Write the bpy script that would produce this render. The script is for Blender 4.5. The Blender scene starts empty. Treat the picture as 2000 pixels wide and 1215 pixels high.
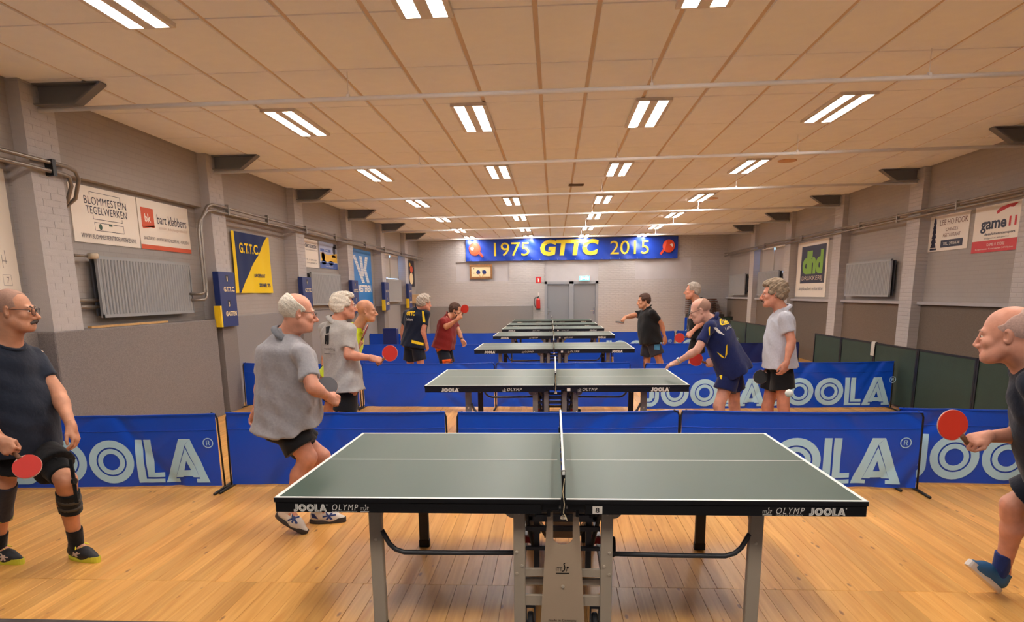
import bpy, bmesh, math, random
import numpy as np
from mathutils import Vector, Matrix
from mathutils.bvhtree import BVHTree
random.seed(7)
scene = bpy.context.scene
COL = scene.collection
# ------------------------------------------------------------------ camera
F_PX, PPY = 1325.93, 846.50
PITCH, YAW, ROLL = 0.2031, 0.0634, -0.0119
CAM = np.array([-0.042, -3.0143, 1.694])
def _basis():
    cy, sy = math.cos(YAW), math.sin(YAW)
    fw = np.array([-sy*math.cos(PITCH), cy*math.cos(PITCH), -math.sin(PITCH)])
    r = np.array([cy, sy, 0.0]); u = np.cross(r, fw)
    return (r*math.cos(ROLL)+u*math.sin(ROLL), -r*math.sin(ROLL)+u*math.cos(ROLL), fw)
CR, CU, CF = _basis()
cam_data = bpy.data.cameras.new('camera'); cam = bpy.data.objects.new('camera', cam_data); COL.objects.link(cam)
cam_data.sensor_fit = 'HORIZONTAL'; cam_data.sensor_width = 36.0
cam_data.lens = F_PX/2000*36.0; cam_data.shift_y = (PPY-607.5)/2000
cam_data.clip_start = 0.05; cam_data.clip_end = 200
m = Matrix.Identity(4)
for i in range(3):
    m[i][0] = CR[i]; m[i][1] = CU[i]; m[i][2] = -CF[i]; m[i][3] = CAM[i]
cam.matrix_world = m
scene.camera = cam
# ------------------------------------------------------------------ world and exposure
w = bpy.data.worlds.new('world'); scene.world = w; w.use_nodes = True
w.node_tree.nodes['Background'].inputs[0].default_value = (0.75, 0.85, 1, 1)
w.node_tree.nodes['Background'].inputs[1].default_value = 0.3
scene.view_settings.view_transform = 'Standard'; scene.view_settings.look = 'None'
scene.view_settings.gamma = 1; scene.view_settings.use_curve_mapping = False
scene.view_settings.exposure = 1.03
LAMP = 26.0            # radiance of the ceiling light diffusers

def ray(u, v):
    return CF + CR*(u-1000)/F_PX + CU*(PPY-v)/F_PX
def at(u, v, y):                       # the point of the vertical plane at depth y seen at pixel (u, v)
    d = ray(u, v); return CAM + d*((y-CAM[1])/d[1])
def project(P):
    d = np.asarray(P, float)-CAM; z = d@CF
    return np.array([1000+F_PX*(d@CR)/z, PPY-F_PX*(d@CU)/z])

# ------------------------------------------------------------------ materials
MATS = {}
def s2l(c):
    return tuple((x/12.92 if x <= .04045 else ((x+.055)/1.055)**2.4) for x in c)
def rgb(r, g, b): return s2l((r/255, g/255, b/255))
def mat(name, color, rough=.6, metal=0., spec=.5, noise=None, bump=None, emit=None, trans=0., alpha=None, sheen=0):
    """color linear; noise=(scale, amount); bump=(scale, strength)"""
    if name in MATS: return MATS[name]
    mt = bpy.data.materials.new(name); mt.use_nodes = True
    nt = mt.node_tree; b = nt.nodes['Principled BSDF']
    b.inputs['Base Color'].default_value = (*color, 1)
    b.inputs['Roughness'].default_value = rough; b.inputs['Metallic'].default_value = metal
    b.inputs['Specular IOR Level'].default_value = spec
    if sheen: b.inputs['Sheen Weight'].default_value = sheen
    if trans: b.inputs['Transmission Weight'].default_value = trans
    if alpha is not None: b.inputs['Alpha'].default_value = alpha
    if emit:
        b.inputs['Emission Color'].default_value = (*emit[0], 1); b.inputs['Emission Strength'].default_value = emit[1]
    if noise or bump:
        tc = nt.nodes.new('ShaderNodeTexCoord')
    if noise:
        n = nt.nodes.new('ShaderNodeTexNoise'); n.inputs['Scale'].default_value = noise[0]; n.inputs['Detail'].default_value = 4
        nt.links.new(tc.outputs['Object'], n.inputs['Vector'])
        mx = nt.nodes.new('ShaderNodeMix'); mx.data_type = 'RGBA'
        a = noise[1]
        mx.inputs[6].default_value = (*[c*(1-a) for c in color], 1); mx.inputs[7].default_value = (*[min(1, c*(1+a)) for c in color], 1)
        mr = nt.nodes.new('ShaderNodeMapRange'); mr.inputs[1].default_value = .3; mr.inputs[2].default_value = .7
        nt.links.new(n.outputs[0], mr.inputs[0]); nt.links.new(mr.outputs[0], mx.inputs[0])
        nt.links.new(mx.outputs[2], b.inputs['Base Color'])
    if bump:
        n = nt.nodes.new('ShaderNodeTexNoise'); n.inputs['Scale'].default_value = bump[0]; n.inputs['Detail'].default_value = 3
        nt.links.new(tc.outputs['Object'], n.inputs['Vector'])
        bp = nt.nodes.new('ShaderNodeBump'); bp.inputs['Strength'].default_value = bump[1]; bp.inputs['Distance'].default_value = .01
        nt.links.new(n.outputs[0], bp.inputs['Height']); nt.links.new(bp.outputs[0], b.inputs['Normal'])
    MATS[name] = mt; return mt

def brick_mat(name, color, axis, rough=.75, strength=.5):
    """painted brickwork: courses as fine relief; axis = which horizontal axis runs along the wall"""
    mt = bpy.data.materials.new(name); mt.use_nodes = True; nt = mt.node_tree; b = nt.nodes['Principled BSDF']
    b.inputs['Roughness'].default_value = rough
    tc = nt.nodes.new('ShaderNodeTexCoord'); sp = nt.nodes.new('ShaderNodeSeparateXYZ'); cb = nt.nodes.new('ShaderNodeCombineXYZ')
    nt.links.new(tc.outputs['Object'], sp.inputs[0]); nt.links.new(sp.outputs[axis], cb.inputs[0]); nt.links.new(sp.outputs[2], cb.inputs[1])
    br = nt.nodes.new('ShaderNodeTexBrick'); br.inputs['Scale'].default_value = 1
    br.inputs['Brick Width'].default_value = .22; br.inputs['Row Height'].default_value = .065; br.inputs['Mortar Size'].default_value = .008
    br.inputs['Mortar Smooth'].default_value = .6
    br.inputs['Color1'].default_value = (1, 1, 1, 1); br.inputs['Color2'].default_value = (.8, .8, .8, 1); br.inputs['Mortar'].default_value = (0, 0, 0, 1)
    nt.links.new(cb.outputs[0], br.inputs['Vector'])
    n = nt.nodes.new('ShaderNodeTexNoise'); n.inputs['Scale'].default_value = 2.5; n.inputs['Detail'].default_value = 5
    nt.links.new(tc.outputs['Object'], n.inputs['Vector'])
    mx = nt.nodes.new('ShaderNodeMix'); mx.data_type = 'RGBA'
    mx.inputs[6].default_value = (*[c*.92 for c in color], 1); mx.inputs[7].default_value = (*[min(1, c*1.06) for c in color], 1)
    nt.links.new(n.outputs[0], mx.inputs[0])
    m2 = nt.nodes.new('ShaderNodeMix'); m2.data_type = 'RGBA'; pass
    nt.links.new(br.outputs['Fac'], m2.inputs[0]); nt.links.new(mx.outputs[2], m2.inputs[6])
    m2.inputs[7].default_value = (*[c*.93 for c in color], 1)
    nt.links.new(m2.outputs[2], b.inputs['Base Color'])
    bp = nt.nodes.new('ShaderNodeBump'); bp.inputs['Strength'].default_value = strength; bp.inputs['Distance'].default_value = .012
    nt.links.new(br.outputs['Color'], bp.inputs['Height']); nt.links.new(bp.outputs[0], b.inputs['Normal'])
    MATS[name] = mt; return mt

def wood_mat(name):
    mt = bpy.data.materials.new(name); mt.use_nodes = True; nt = mt.node_tree; b = nt.nodes['Principled BSDF']
    L = nt.links.new
    tc = nt.nodes.new('ShaderNodeTexCoord'); geo = nt.nodes.new('ShaderNodeNewGeometry'); oi = nt.nodes.new('ShaderNodeObjectInfo')
    add = nt.nodes.new('ShaderNodeMath'); add.operation = 'ADD'; L(geo.outputs['Random Per Island'], add.inputs[0]); L(oi.outputs['Random'], add.inputs[1])
    fr = nt.nodes.new('ShaderNodeMath'); fr.operation = 'FRACT'; L(add.outputs[0], fr.inputs[0])
    sc = nt.nodes.new('ShaderNodeMath'); sc.operation = 'MULTIPLY'; sc.inputs[1].default_value = 37; L(fr.outputs[0], sc.inputs[0])
    cb = nt.nodes.new('ShaderNodeCombineXYZ'); L(sc.outputs[0], cb.inputs[0]); L(sc.outputs[0], cb.inputs[1])
    va = nt.nodes.new('ShaderNodeVectorMath'); va.operation = 'ADD'; L(geo.outputs['Position'], va.inputs[0]); L(cb.outputs[0], va.inputs[1])
    mp = nt.nodes.new('ShaderNodeMapping'); mp.inputs['Scale'].default_value = (22, 1.1, 22); L(va.outputs[0], mp.inputs[0])
    n = nt.nodes.new('ShaderNodeTexNoise'); n.inputs['Scale'].default_value = 1; n.inputs['Detail'].default_value = 5; n.inputs['Distortion'].default_value = 1.2; L(mp.outputs[0], n.inputs['Vector'])
    cr = nt.nodes.new('ShaderNodeValToRGB'); e = cr.color_ramp.elements
    e[0].position = .3; e[0].color = (*rgb(212, 148, 72), 1); e[1].position = .72; e[1].color = (*rgb(236, 182, 102), 1)
    L(n.outputs[0], cr.inputs[0])
    # tone of each board
    mr = nt.nodes.new('ShaderNodeMapRange'); mr.inputs[3].default_value = .86; mr.inputs[4].default_value = 1.1; L(fr.outputs[0], mr.inputs[0])
    mul = nt.nodes.new('ShaderNodeMix'); mul.data_type = 'RGBA'; mul.blend_type = 'MULTIPLY'; mul.inputs[0].default_value = 1
    L(cr.outputs[0], mul.inputs[6]); L(mr.outputs[0], mul.inputs[7])
    # knots
    mk = nt.nodes.new('ShaderNodeMapping'); mk.inputs['Scale'].default_value = (9, 3.2, 1); L(va.outputs[0], mk.inputs[0])
    vo = nt.nodes.new('ShaderNodeTexVoronoi'); vo.inputs['Scale'].default_value = 1; L(mk.outputs[0], vo.inputs['Vector'])
    kr = nt.nodes.new('ShaderNodeValToRGB'); k = kr.color_ramp.elements; k[0].position = .05; k[0].color = (.75, .75, .75, 1); k[1].position = .11; k[1].color = (0, 0, 0, 1)
    L(vo.outputs['Distance'], kr.inputs[0])
    km = nt.nodes.new('ShaderNodeMix'); km.data_type = 'RGBA'; L(kr.outputs[0], km.inputs[0]); L(mul.outputs[2], km.inputs[6]); km.inputs[7].default_value = (*rgb(120, 62, 24), 1)
    L(km.outputs[2], b.inputs['Base Color'])
    b.inputs['Roughness'].default_value = .34; b.inputs['Specular IOR Level'].default_value = .45
    bp = nt.nodes.new('ShaderNodeBump'); bp.inputs['Strength'].default_value = .08; bp.inputs['Distance'].default_value = .01; L(n.outputs[0], bp.inputs['Height']); L(bp.outputs[0], b.inputs['Normal'])
    MATS[name] = mt; return mt

# ------------------------------------------------------------------ mesh helpers
class MB:
    def __init__(s): s.v = []; s.f = []; s.mi = []; s.cur = 0
    def add(s, vs, fs, mi=None):
        o = len(s.v); s.v += [tuple(map(float, p)) for p in vs]
        for f in fs: s.f.append(tuple(i+o for i in f)); s.mi.append(s.cur if mi is None else mi)
    def box(s, a, b, mi=None):
        x0, y0, z0 = a; x1, y1, z1 = b
        s.add([(x0,y0,z0),(x1,y0,z0),(x1,y1,z0),(x0,y1,z0),(x0,y0,z1),(x1,y0,z1),(x1,y1,z1),(x0,y1,z1)],
              [(0,3,2,1),(4,5,6,7),(0,1,5,4),(1,2,6,5),(2,3,7,6),(3,0,4,7)], mi)
    def bbox(s, a, b, bev=.004, mi=None):
        """box with chamfered edges along its upright sides and top"""
        x0, y0, z0 = a; x1, y1, z1 = b; e = bev
        lo = [(x0+e,y0,0),(x1-e,y0,0),(x1,y0+e,0),(x1,y1-e,0),(x1-e,y1,0),(x0+e,y1,0),(x0,y1-e,0),(x0,y0+e,0)]
        ins = [(x0+e,y0+e,0),(x1-e,y0+e,0),(x1-e,y0+e,0),(x1-e,y1-e,0),(x1-e,y1-e,0),(x0+e,y1-e,0),(x0+e,y1-e,0),(x0+e,y0+e,0)]
        vs = [(p[0],p[1],z0) for p in lo]+[(p[0],p[1],z1-e) for p in lo]+[(p[0],p[1],z1) for p in ins]
        fs = [tuple(range(7,-1,-1)), (16,17,19,21)]
        for i in range(8):
            j = (i+1) % 8; fs += [(i,j,8+j,8+i), (8+i,8+j,16+j,16+i)]
        s.add(vs, fs, mi)
    def beam(s, p, q, w, h, up=(0,0,1), mi=None):
        p, q = np.array(p, float), np.array(q, float); d = (q-p)/np.linalg.norm(q-p)
        up = np.array(up, float)
        if abs(d@up) > .99: up = np.array([0,1.,0])
        r = np.cross(d, up); r /= np.linalg.norm(r); u = np.cross(r, d)
        vs = [c+r*a*w/2+u*b*h/2 for c in (p, q) for a, b in ((-1,-1),(1,-1),(1,1),(-1,1))]
        s.add(vs, [(0,1,2,3),(7,6,5,4),(0,4,5,1),(1,5,6,2),(2,6,7,3),(3,7,4,0)], mi)
    def tube(s, pts, r, n=8, mi=None, closed=False):
        pts = [np.array(p, float) for p in pts]; N = len(pts); rs = r if hasattr(r, '__len__') else [r]*N
        vs = []; prev = None
        for i, p in enumerate(pts):
            a = pts[(i-1) % N] if (closed or i > 0) else p; b = pts[(i+1) % N] if (closed or i < N-1) else p
            t = b-a; t /= max(np.linalg.norm(t), 1e-9)
            ref = prev if prev is not None else (np.array([0,0,1.]) if abs(t[2]) < .9 else np.array([1.,0,0]))
            x = ref-t*(ref@t); x /= max(np.linalg.norm(x), 1e-9); prev = x; y = np.cross(t, x)
            for k in range(n):
                an = 2*math.pi*k/n; vs.append(p+(x*math.cos(an)+y*math.sin(an))*rs[i])
        fs = []
        for i in range(N if closed else N-1):
            i2 = (i+1) % N
            for k in range(n):
                k2 = (k+1) % n; fs.append((i*n+k, i*n+k2, i2*n+k2, i2*n+k))
        if not closed: fs += [tuple(range(n-1,-1,-1)), tuple((N-1)*n+k for k in range(n))]
        s.add(vs, fs, mi)
    def cyl(s, p, q, r, n=12, mi=None): s.tube([p, q], r, n, mi)
    def prism(s, poly, origin, right, up, depth, mi=None):
        """extrude polygon (u, v) of the plane (right, up) along right x up by depth"""
        o, r, u = (np.array(a, float) for a in (origin, right, up)); nn = np.cross(r, u)
        n = len(poly)
        vs = [o+r*a+u*b for a, b in poly]+[o+r*a+u*b+nn*depth for a, b in poly]
        fs = [tuple(range(n-1,-1,-1)), tuple(range(n, 2*n))]+[(i, (i+1) % n, n+(i+1) % n, n+i) for i in range(n)]
        s.add(vs, fs, mi)
    def lathe(s, prof, origin=(0,0,0), axis=(0,0,1), n=16, mi=None):
        o = np.array(origin, float); a = np.array(axis, float); a /= np.linalg.norm(a)
        x = np.cross(a, [0,1.,0] if abs(a[1]) < .9 else [1.,0,0]); x /= np.linalg.norm(x); y = np.cross(a, x)
        vs = [o+a*z+(x*math.cos(2*math.pi*k/n)+y*math.sin(2*math.pi*k/n))*r for r, z in prof for k in range(n)]
        fs = [(i*n+k, i*n+(k+1) % n, (i+1)*n+(k+1) % n, (i+1)*n+k) for i in range(len(prof)-1) for k in range(n)]
        fs += [tuple(range(n-1,-1,-1)), tuple((len(prof)-1)*n+k for k in range(n))]
        s.add(vs, fs, mi)
    def mesh(s, name, mats, smooth=False):
        me = bpy.data.meshes.new(name); me.from_pydata(s.v, [], s.f)
        mats = mats if isinstance(mats, (list, tuple)) else [mats]
        for mm in mats: me.materials.append(mm)
        me.polygons.foreach_set('material_index', np.array(s.mi, dtype=np.int32))
        if smooth: me.shade_smooth()
        me.update(); return me
    def build(s, name, mats, parent=None, smooth=False, loc=None):
        o = bpy.data.objects.new(name, s.mesh(name, mats, smooth)); COL.objects.link(o)
        if parent is not None: o.parent = parent
        if loc is not None: o.location = loc
        return o
def obj(name, me, parent=None, loc=None):
    o = bpy.data.objects.new(name, me); COL.objects.link(o)
    if parent is not None: o.parent = parent
    if loc is not None: o.location = loc
    return o
def empty(name, loc=(0,0,0), rz=0):
    o = bpy.data.objects.new(name, None); COL.objects.link(o); o.location = loc; o.rotation_euler = (0,0,rz); o.empty_display_size = .1
    return o
def tag(o, label, cat, group=None):
    o['label'] = label; o['category'] = cat
    if group: o['group'] = group
    return o
def structure(o): o['kind'] = 'structure'; return o
def mesh_of(v, f, mats, name='m', smooth=True, mi=None):
    me = bpy.data.meshes.new(name); me.from_pydata([tuple(map(float, p)) for p in v], [], [tuple(map(int, a)) for a in f])
    for mm in (mats if isinstance(mats, (list, tuple)) else [mats]): me.materials.append(mm)
    if smooth: me.shade_smooth()
    me.update(); return me

_TX = {}
def text2d(body, bold=0., shear=0., space=1.):
    """filled lettering as triangles, scaled to the box (0..1, 0..1); also its aspect"""
    key = (body, bold, shear, space)
    if key in _TX: return _TX[key]
    cu = bpy.data.curves.new('t', 'FONT'); cu.body = body; cu.offset = bold; cu.shear = shear; cu.space_character = space; cu.resolution_u = 3; cu.fill_mode = 'FRONT'
    o = bpy.data.objects.new('t', cu)
    me = bpy.data.meshes.new_from_object(o)
    v = np.array([x.co[:2] for x in me.vertices]); f = [tuple(p.vertices) for p in me.polygons]
    bpy.data.objects.remove(o); bpy.data.curves.remove(cu); bpy.data.meshes.remove(me)
    lo = v.min(0); sz = v.max(0)-lo
    _TX[key] = ((v-lo)/sz, f, sz[0]/sz[1]); return _TX[key]
def put_text(mb, body, fr, x, y, w, h, off=.002, mi=None, **k):
    """write body into the box x..x+w, y..y+h of frame fr = (origin, right, up)"""
    v, f, asp = text2d(body, **k); o, r, u = (np.array(a, float) for a in fr); n = np.cross(r, u)
    mb.add([o+r*(x+a*w)+u*(y+b*h)+n*off for a, b in v], f, mi)
def put_poly(mb, pts, fr, off=.002, mi=None):
    o, r, u = (np.array(a, float) for a in fr); n = np.cross(r, u)
    mb.add([o+r*a+u*b+n*off for a, b in pts], [tuple(range(len(pts)))], mi)
def ring_quads(cx, cy, r0, r1, n=36, a0=0, a1=2*math.pi):
    out = []
    for i in range(n):
        p, q = a0+(a1-a0)*i/n, a0+(a1-a0)*(i+1)/n
        out.append([(cx+r1*math.cos(p), cy+r1*math.sin(p)), (cx+r1*math.cos(q), cy+r1*math.sin(q)), (cx+r0*math.cos(q), cy+r0*math.sin(q)), (cx+r0*math.cos(p), cy+r0*math.sin(p))])
    return out
def disc(cx, cy, r, n=20, ry=None):
    return [(cx+r*math.cos(2*math.pi*i/n), cy+(ry or r)*math.sin(2*math.pi*i/n)) for i in range(n)]
def rect(x0, y0, x1, y1): return [(x0,y0),(x1,y0),(x1,y1),(x0,y1)]
def inline_logo(n=36):
    """five-letter inline logo in a box of height 1; quads only"""
    Q = []
    # J
    x = 0.
    Q += [rect(.44,.3,.58,1), rect(.24,.3,.405,1)]
    Q += ring_quads(.28,.3,.16,.30,8,-math.pi/2,0)+[rect(0,0,.28,.14)]+ring_quads(.24,.3,.0,.125,6,-math.pi/2,0)+[rect(0,.175,.24,.3)]
    x = .64
    for _ in range(2):
        Q += ring_quads(x+.5,.5,.335,.5,n)+ring_quads(x+.5,.5,.19,.30,n); x += 1.05
    # L
    Q += [rect(x,0,x+.16,1), rect(x+.16,0,x+.57,.085), rect(x+.20,.125,x+.36,1), rect(x+.36,.125,x+.57,.23)]
    x += .60
    A = [[(0,0),(.19,0),(.50,.86),(.37,1)], [(.81,0),(1,0),(.63,1),(.50,.86)], [(.37,1),(.50,.86),(.5,.87),(.63,1)],
         [(.235,.12),(.38,.12),(.5,.50),(.5,.80)], [(.62,.12),(.765,.12),(.5,.80),(.5,.50)], [(.33,.14),(.67,.14),(.62,.28),(.38,.28)],
         [(.19,0),(.30,0),(.30,.085),(.22,.085)], [(.70,0),(.81,0),(.78,.085),(.70,.085)]]
    Q += [[(x+a,b) for a, b in q] for q in A]
    x += 1.0
    R = ring_quads(x+.03,.9,.095,.115,20)
    Rq = [rect(x-.01,.85,x+.008,.955), [(x+.01,.94),(x+.055,.94),(x+.055,.955),(x+.01,.955)], rect(x+.045,.905,x+.06,.955), [(x+.01,.895),(x+.06,.895),(x+.06,.91),(x+.01,.91)], [(x+.03,.897),(x+.048,.897),(x+.07,.85),(x+.05,.85)]]
    return Q, R+Rq, x
LOGO, LOGO_R, LOGO_W = inline_logo(36)
LOGO_S, LOGO_RS, _ = inline_logo(18)
# ================================================================== the setting
Y0, Y1 = -4.5, 22.4           # back and end of the hall
XL, XR = -5.13, 6.22          # recessed lower walls
XLU, XRU = -5.02, 6.13        # upper walls
PL, PR = -4.89, 6.03          # pillar faces
ZC, ZL = 3.66, 2.94           # ceiling, underside of the upper wall
M_WALL = brick_mat('painted_wall', rgb(162, 155, 150), 1, strength=.12)
M_WALLE = brick_mat('painted_end_wall', rgb(190, 186, 186), 0, strength=.9)
M_PIL = brick_mat('painted_pillar', rgb(184, 179, 178), 1, strength=.45)
M_PLAIN = mat('painted_plain', rgb(172, 168, 170), .7, noise=(3, .05), bump=(60, .1))
M_LIGHTPLAIN = mat('painted_light', rgb(188, 185, 188), .7, noise=(3, .04), bump=(60, .08))
M_FELT = mat('grey_felt', rgb(132, 126, 124), .95, spec=.1, noise=(140, .22), bump=(160, .3))
M_FELTB = mat('brown_grey_felt', rgb(118, 106, 96), .95, spec=.1, noise=(140, .2), bump=(160, .3))
M_DADO = mat('grey_dado', rgb(138, 135, 136), .8, noise=(60, .06), bump=(90, .15))
M_STEEL = mat('grey_steel_paint', rgb(128, 128, 130), .55)
M_CEIL = mat('ceiling_tile', (.95, .95, .98), .85, noise=(5, .03), bump=(120, .12))
M_CGRID = mat('ceiling_grid', rgb(214, 192, 172), .8)
M_BLACK = mat('black_metal', rgb(16, 16, 18), .45)
M_WHITE = mat('white_paint', rgb(235, 232, 226), .5)
M_PIPE = mat('pipe_paint', rgb(140, 132, 124), .35, metal=.5)
M_GAP = mat('floor_gap', rgb(110, 66, 32), .9)
M_WOOD = wood_mat('floor_board')

# floor -------------------------------------------------------------
b = MB(); b.box((XL-.2, Y0, -.06), (XR+.2, Y1+.2, -.008)); FLOOR = structure(b.build('floor', M_GAP))
PWID = .094
rows = [(.20, .735), (.735, 4.73), (4.73, 8.73), (8.73, 12.73), (12.73, 16.73), (16.73, 20.73), (20.73, Y1)]
cand = []
for ri, (ya, yb) in enumerate(rows):
    n = int((XR-XL)/PWID)+1
    for k in range(n):
        x = XL+k*PWID+PWID/2+(.02 if ri % 2 else 0)
        pa, pb = project((x, max(ya, .3), 0)), project((x, yb, 0))
        vis = (0 < pa[0] < 2000) or (0 < pb[0] < 2000)
        wpx = abs(project((x+PWID, max(ya, .3), 0))[0]-pa[0])
        cand.append((wpx*(1 if vis else .01), ri, x))
cand.sort(reverse=True)
parts = cand[:298]; rest = cand[298:]
pm = {}
for ri, (ya, yb) in enumerate(rows):
    q = MB(); q.bbox((-PWID/2+.0007, 0, -.012), (PWID/2-.0007, yb-ya-.002, 0), .001); pm[ri] = q.mesh('plank', M_WOOD)
for _, ri, x in parts: obj('plank', pm[ri], FLOOR, (x, rows[ri][0], random.uniform(-.0006, .0004)))
q = MB()
for _, ri, x in rest:
    ya, yb = rows[ri]; q.box((x-PWID/2+.0015, ya, -.012), (x+PWID/2-.0015, yb-.003, 0))
o = q.build('plank_rows', M_WOOD, FLOOR); o['kind'] = 'stuff'
b = MB(); b.box((XL, Y0, -.02), (XR, .10, .0)); b.box((XL, .10, -.02), (XR, .19, .012))
structure(b.build('trim_1', mat('threshold', rgb(74, 68, 68), .5, noise=(30, .2))))

# ceiling -------------------------------------------------------------
b = MB(); b.box((XLU-.2, Y0, ZC+.012), (XRU+.2, Y1+.2, ZC+.1)); CEIL = structure(b.build('ceiling', M_CGRID))
gx, gw = -.181, .6
xs = [gx-gw*k for k in range(9)]; xs = xs[::-1]+[gx+.454+gw*k for k in range(11)]
xs = [XLU]+[x for x in xs if XLU+.12 < x < XRU-.12]+[XRU]
ys = [3.434+1.2*k for k in range(-7, 17)]; ys = [y for y in ys if y > Y0]+[Y1]
cand = []
for i in range(len(xs)-1):
    for j in range(len(ys)-1):
        c = ((xs[i]+xs[i+1])/2, (ys[j]+ys[j+1])/2, ZC)
        if c[1] < 1.2: a = 0
        else:
            p = project(c); a = 1/(c[1]+3) if (-60 < p[0] < 2060 and p[1] > -140) else 0
        cand.append((a, i, j))
cand.sort(reverse=True)
cm = {}
def tile_box(mb, x0, x1, y0, y1, ox=0, oy=0):
    g, h = .017, .006
    mb.bbox((x0+g-ox, y0+h-oy, -.03), (x1-g-ox, y1-h-oy, 0), .004)
for n, (a, i, j) in enumerate(cand[:300]):
    wd, dp = round(xs[i+1]-xs[i], 3), round(ys[j+1]-ys[j], 3)
    if (wd, dp) not in cm:
        q = MB(); g, h = .017, .006
        x0, x1, y0, y1 = g, wd-g, h, dp-h; e = .005
        q.add([(x0,y0,.014),(x1,y0,.014),(x1,y1,.014),(x0,y1,.014),(x0+e,y0+e,0),(x1-e,y0+e,0),(x1-e,y1-e,0),(x0+e,y1-e,0)],
              [(7,6,5,4),(0,1,5,4),(1,2,6,5),(2,3,7,6),(3,0,4,7)][:1]+[(4,5,1,0),(5,6,2,1),(6,7,3,2),(7,4,0,3)]); cm[(wd, dp)] = q.mesh('tile', M_CEIL)
    obj('tile', cm[(wd, dp)], CEIL, (xs[i], ys[j], ZC+random.uniform(-.0012, .0012)))
q = MB()
for a, i, j in cand[300:]:
    q.box((xs[i]+.017, ys[j]+.006, ZC), (xs[i+1]-.017, ys[j+1]-.006, ZC+.014))
if q.v: o = q.build('tile_rows', M_CEIL, CEIL); o['kind'] = 'stuff'

# left wall -------------------------------------------------------------
b = MB(); b.box((XL-.25, Y0, 0), (XL, Y1, ZL)); b.box((XL-.25, Y0, ZL), (XLU, Y1, ZC+.05))
WL = structure(b.build('wall_left', M_WALL))
LP = [.1, 3.36, 6.74, 9.96, 13.2, 16.4, 19.52]; PWD = .43
M_BRICK = mat('painted_brick', rgb(186, 181, 180), .75, noise=(9, .05), bump=(90, .25))
def brick_pillar(y, parent):
    """bricks of a pillar from z 1.38 up, alternating bond"""
    H, J, n = .0655, .0035, 0
    z = 1.385; k = 0; cache = {}
    while z+H < ZC:
        segs = [(0, .215), (.215, PWD)] if k % 2 else [(0, .105), (.105, .32), (.32, PWD)]
        for a, c in segs:
            ky = (round(c-a, 3))
            if ky not in cache:
                q = MB(); x0 = -.2; w_ = c-a-J
                q.add([(x0,0,0),(.0,.0,0),(.0,w_,0),(x0,w_,0),(x0,0,H-J),(.0,.0,H-J),(.0,w_,H-J),(x0,w_,H-J)],
                      [(4,5,6,7),(0,1,5,4),(1,2,6,5),(2,3,7,6),(0,3,2,1)]); cache[ky] = q.mesh('brick', M_BRICK)
            obj('brick', cache[ky], parent, (PL+random.uniform(-.0015, .0015), y+a+J/2, z+J/2))
        z += H; k += 1
for i, y in enumerate(LP):
    q = MB(); ins = .003 if i in (1, 2) else 0
    q.box((XL-.1, y+ins, 0), (PL-ins, y+PWD-ins, ZC+.03)); p = q.build('pillar', M_PIL, WL)
    if i in (1, 2): brick_pillar(y, p)
    if i != 1:
        q = MB(); q.box((XL-.02, y-.012, 0), (PL+.012, y+PWD+.012, 1.385)); q.build('felt_cladding', M_FELT, p)
    # steel haunch of the roof frame
    q = MB(); yc = y+PWD/2
    q.prism([(0,0),(.66,0),(.64,-.03),(.40,-.19),(0,-.19)], (PL, yc+.05, ZC), (1,0,0), (0,0,1), .02)
    q.beam((PL, yc, ZC-.185), (PL+.40, yc, ZC-.185), .11, .012); q.beam((PL+.40, yc, ZC-.185), (PL+.66, yc, ZC-.01), .11, .012)
    q.box((PL, yc-.05, ZC-.012), (PL+.66, yc+.05, ZC-.001)); q.build('beam_haunch', M_STEEL, p)
# felt box-out of the nearest bay, dado of the others
b = MB(); b.bbox((XL-.02, 3.34, 0), (PL+.015, 6.56, 1.38), .01); b.build('felt_panel', M_FELT, WL)
b = MB(); b.bbox((XL-.02, -4.4, 0), (PL-.15, 3.34, 1.38), .01); b.build('felt_panel', M_FELT, WL)
for i in range(2, len(LP)):
    ya = LP[i]+PWD+.012; yb = LP[i+1]-.012 if i+1 < len(LP) else Y1
    b = MB(); b.bbox((XL-.02, ya, 0), (XL+.03, yb, 1.395), .008); b.build('felt_panel', M_DADO, WL)
# right wall -------------------------------------------------------------
b = MB(); b.box((XR, Y0, 0), (XR+.25, Y1, ZL)); b.box((XRU, Y0, ZL), (XR+.25, Y1, ZC+.05))
WR = structure(b.build('wall_right', M_WALL))
RP = [.0, 3.1, 6.2, 9.16, 12.32, 15.5, 18.75]
for i, y in enumerate(RP):
    q = MB(); q.box((PR, y, 0), (XR+.1, y+.43, ZC+.03)); p = q.build('pillar', M_PIL, WR)
    q = MB(); yc = y+.215
    q.prism([(0,0),(-.62,0),(-.60,-.03),(-.36,-.19),(0,-.19)][::-1], (PR, yc+.05, ZC), (1,0,0), (0,0,1), .02)
    q.beam((PR, yc, ZC-.185), (PR-.36, yc, ZC-.185), .11, .012); q.beam((PR-.36, yc, ZC-.185), (PR-.62, yc, ZC-.01), .11, .012)
    q.box((PR-.62, yc-.05, ZC-.012), (PR, yc+.05, ZC-.001)); q.build('beam_haunch', M_STEEL, p)
    ya = y+.43; yb = RP[i+1] if i+1 < len(RP) else Y1
    b = MB(); b.bbox((XR-.03, ya, 0), (XR+.02, yb, 1.43), .008); b.build('felt_panel', M_FELTB, WR)
    b = MB(); b.box((XR-.10, ya, 1.43), (XR, yb, 1.48)); b.build('wall_ledge', M_PLAIN, WR)
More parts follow.
